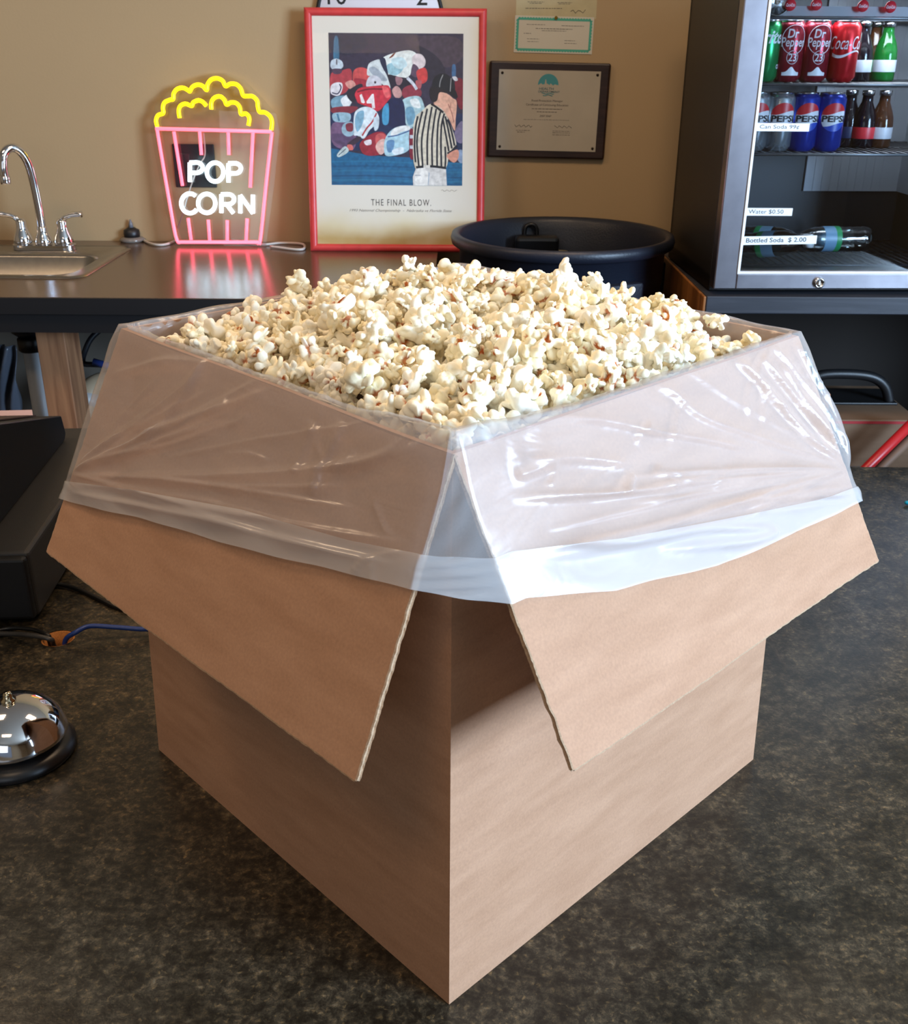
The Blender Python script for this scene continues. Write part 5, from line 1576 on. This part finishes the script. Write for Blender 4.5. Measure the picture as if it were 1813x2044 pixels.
def bottle(px, py, yl, zi, glass, lab, label):
    p = fl(cx_at(px, py, yl), yl, ZS[zi] + .0017)
    t = thing('soda_bottle', label, 'bottle', tuple(p), 0, 'bottles at the right of the fridge shelves')
    MB().lathe(BP, 28).build('bottle_body', glass, t)
    MB().lathe([(.0248, .018), (.0250, .019), (.0250, .040), (.0248, .041)], 28, cap=False).build('bottle_label', lab, t)
    MB().lathe([(.0128, .103), (.0130, .113), (0, .1145)], 20).build('bottle_cap', CANTOP, t)


bottle(1722, 110, .16, 2, COLA, LBW, 'dark cola bottle just right of the bright red can')
bottle(1748, 110, .22, 2, BRG, LBG, 'brown bottle with a green label in the upper row of the fridge')
bottle(1772, 110, .20, 2, GREENG, LBW, 'green bottle nearest the right wall in the upper row of the fridge')
bottle(1700, 225, .22, 1, COLA, PB, 'dark bottle with a navy label behind the right blue can')
bottle(1733, 225, .20, 1, COLA, LB, 'dark cola bottle with a red label in the lower row')
bottle(1768, 225, .20, 1, BRG, LBW, 'brown bottle with a pale label in the lower row of the fridge')
# plastic water bottles lying on the floor rack
PET = m_glass('clear_pet', (.80, .86, .86), 1.4, .06, .08)
WB = [(.0, 0), (.018, 0), (.026, .006), (.027, .02), (.0255, .026), (.027, .032), (.0255, .044), (.027, .05), (.0255, .062), (.027, .068), (.027, .11), (.026, .13), (.018, .155), (.0115, .165), (.0115, .175), (.013, .176), (.013, .188), (0, .189)]
for (px, py, yl, ang, lab_m, lbl) in ((1660, 490, .20, 90, LBG, 'clear water bottle lying with its base to the right on the fridge floor rack'), (1530, 500, .13, -80, LBW, 'clear water bottle lying behind the Bottled Soda label'), (1527, 468, .20, -86, mat('label_blue', (90, 150, 190), .4), 'clear water bottle lying behind the Water label')):
    xl = cx_at(px, py, yl)
    p = fl(xl, yl, ZS[0] + .030)
    t = thing('water_bottle', lbl, 'bottle', tuple(p), 0, 'water bottles lying in the fridge')
    t.rotation_euler = (0, -math.radians(ang), math.radians(6 if ang > 0 else -38))
    Mo = Matrix.Translation((0, 0, -.09))
    MB().lathe(WB, 32, Mo).build('bottle_body', PET, t)
    MB().lathe([(.0275, .075), (.0276, .076), (.0276, .112), (.0275, .113)], 32, Mo, cap=False).build('bottle_label', mat('water_label', (120, 160, 190), .4), t)
    MB().lathe([(.0277, .075), (.0278, .076), (.0278, .086), (.0277, .087)], 32, Mo, cap=False).build('label_band', mat('label_green_band', (40, 150, 90), .4), t)
    MB().lathe([(.0138, .174), (.0140, .190), (0, .191)], 24, Mo).build('bottle_cap', WHITE, t)
# fridge light tube inside the top
area('fridge_lamp', fl(.28, .10, FRH - .06), fl(.28, .16, 0), .4, .05, 2.4, (.86, .93, 1.0)).parent = None

# ------------------------------------------------------------------ under the back counter
def under(px, py, y): return ony(px, py, y)


pv = thing('drain_pipe', 'white vertical drain pipe under the sink beside the wooden post', 'pipe', (0, 0, 0))
a = ony(63, 690, 1.78); MB().tube([(a.x, 1.78, ZC - .17), (a.x, 1.78, -.35)], .0215, 24).build('pipe', mat('white_pvc', (205, 208, 212), .4), pv)
MB().lathe([(.026, 0), (.030, .004), (.030, .03), (.026, .034)], 24, Matrix.Translation((a.x, 1.78, a.z - .012))).build('coupling', BLACKP, pv)
MB().lathe([(.022, 0), (.034, .01), (.034, .04), (.03, .048)], 24, Matrix.Translation((a.x - .006, 1.78, a.z + .024))).build('trap_nut', mat('dark_trap', (40, 44, 52), .4), pv)
h1 = [ony(165, 632, 1.66), ony(200, 648, 1.66), ony(232, 660, 1.66), ony(262, 664, 1.66), ony(330, 668, 1.70)]
tag(MB().tube(spline(h1, 8), .006, 12).build('water_hose', mat('grey_hose', (92, 96, 106), .4)), 'grey hose sagging under the worktop left of the cardboard box', 'hose')
h2 = [ony(250, 640, 1.9), ony(215, 650, 1.88), ony(185, 672, 1.86), ony(170, 700, 1.85), ony(166, 724, 1.85), ony(190, 728, 1.84), ony(250, 730, 1.84)]
tag(MB().tube(spline(h2, 8), .007, 12).build('black_hose', mat('black_rubber', (18, 19, 24), .4)), 'looped black hose under the worktop behind the post', 'hose')
tag(MB().tube([ony(186, 722, 1.82), ony(235, 736, 1.82)], .009, 12).build('hose_sleeve', mat('blue_sleeve', (30, 50, 110), .5)), 'short blue sleeve at the end of the looped black hose', 'hose fitting')
a = ony(172, 800, 1.9)
el = thing('pipe_elbow', 'beige pipe elbow low behind the wooden post', 'pipe', (0, 0, 0))
MB().tube(spline([ony(230, 765, 2.0), ony(200, 766, 1.95), ony(178, 785, 1.9), ony(172, 830, 1.88), ony(170, 900, 1.88)], 8), .028, 20).build('elbow', mat('beige_pvc', (170, 146, 118), .45), el)
MB().tube([ony(176, 788, 1.90), ony(172, 812, 1.885)], .034, 20).build('elbow_collar', mat('pale_pvc', (176, 170, 165), .45), el)
sh_ = []
bmv = []
for j in range(14):
    for i in range(14):
        p = ony(-30 + i * 5.2, 690 + j * 14, 1.95); bmv.append(Vector((p.x, p.y + .02 * math.sin(i * 1.3 + j * .3) + .01 * math.sin(j * .9 + i), p.z)))
mb = MB(); mb.add(bmv, [(j * 14 + i, j * 14 + i + 1, (j + 1) * 14 + i + 1, (j + 1) * 14 + i) for j in range(13) for i in range(13)], 0, True)
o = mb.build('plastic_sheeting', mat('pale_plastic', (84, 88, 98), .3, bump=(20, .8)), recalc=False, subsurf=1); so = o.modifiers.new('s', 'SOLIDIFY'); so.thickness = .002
tag(o, 'crumpled pale plastic bag hanging under the sink at the left edge', 'plastic bag')
MB2 = MB(); MB2.box(-1.6, -.3, 2.12, 2.14, FL, .12)
o = MB2.build('back_panel', mat('dusty_board', (96, 88, 78), .8, noise=(5, .2)), bc); o.location = (0, 0, -FL)

n = 0
for o in bpy.data.objects:
    if o.parent is None and o.type in ('MESH', 'EMPTY') and 'label' in o: n += 1
print('things', n)
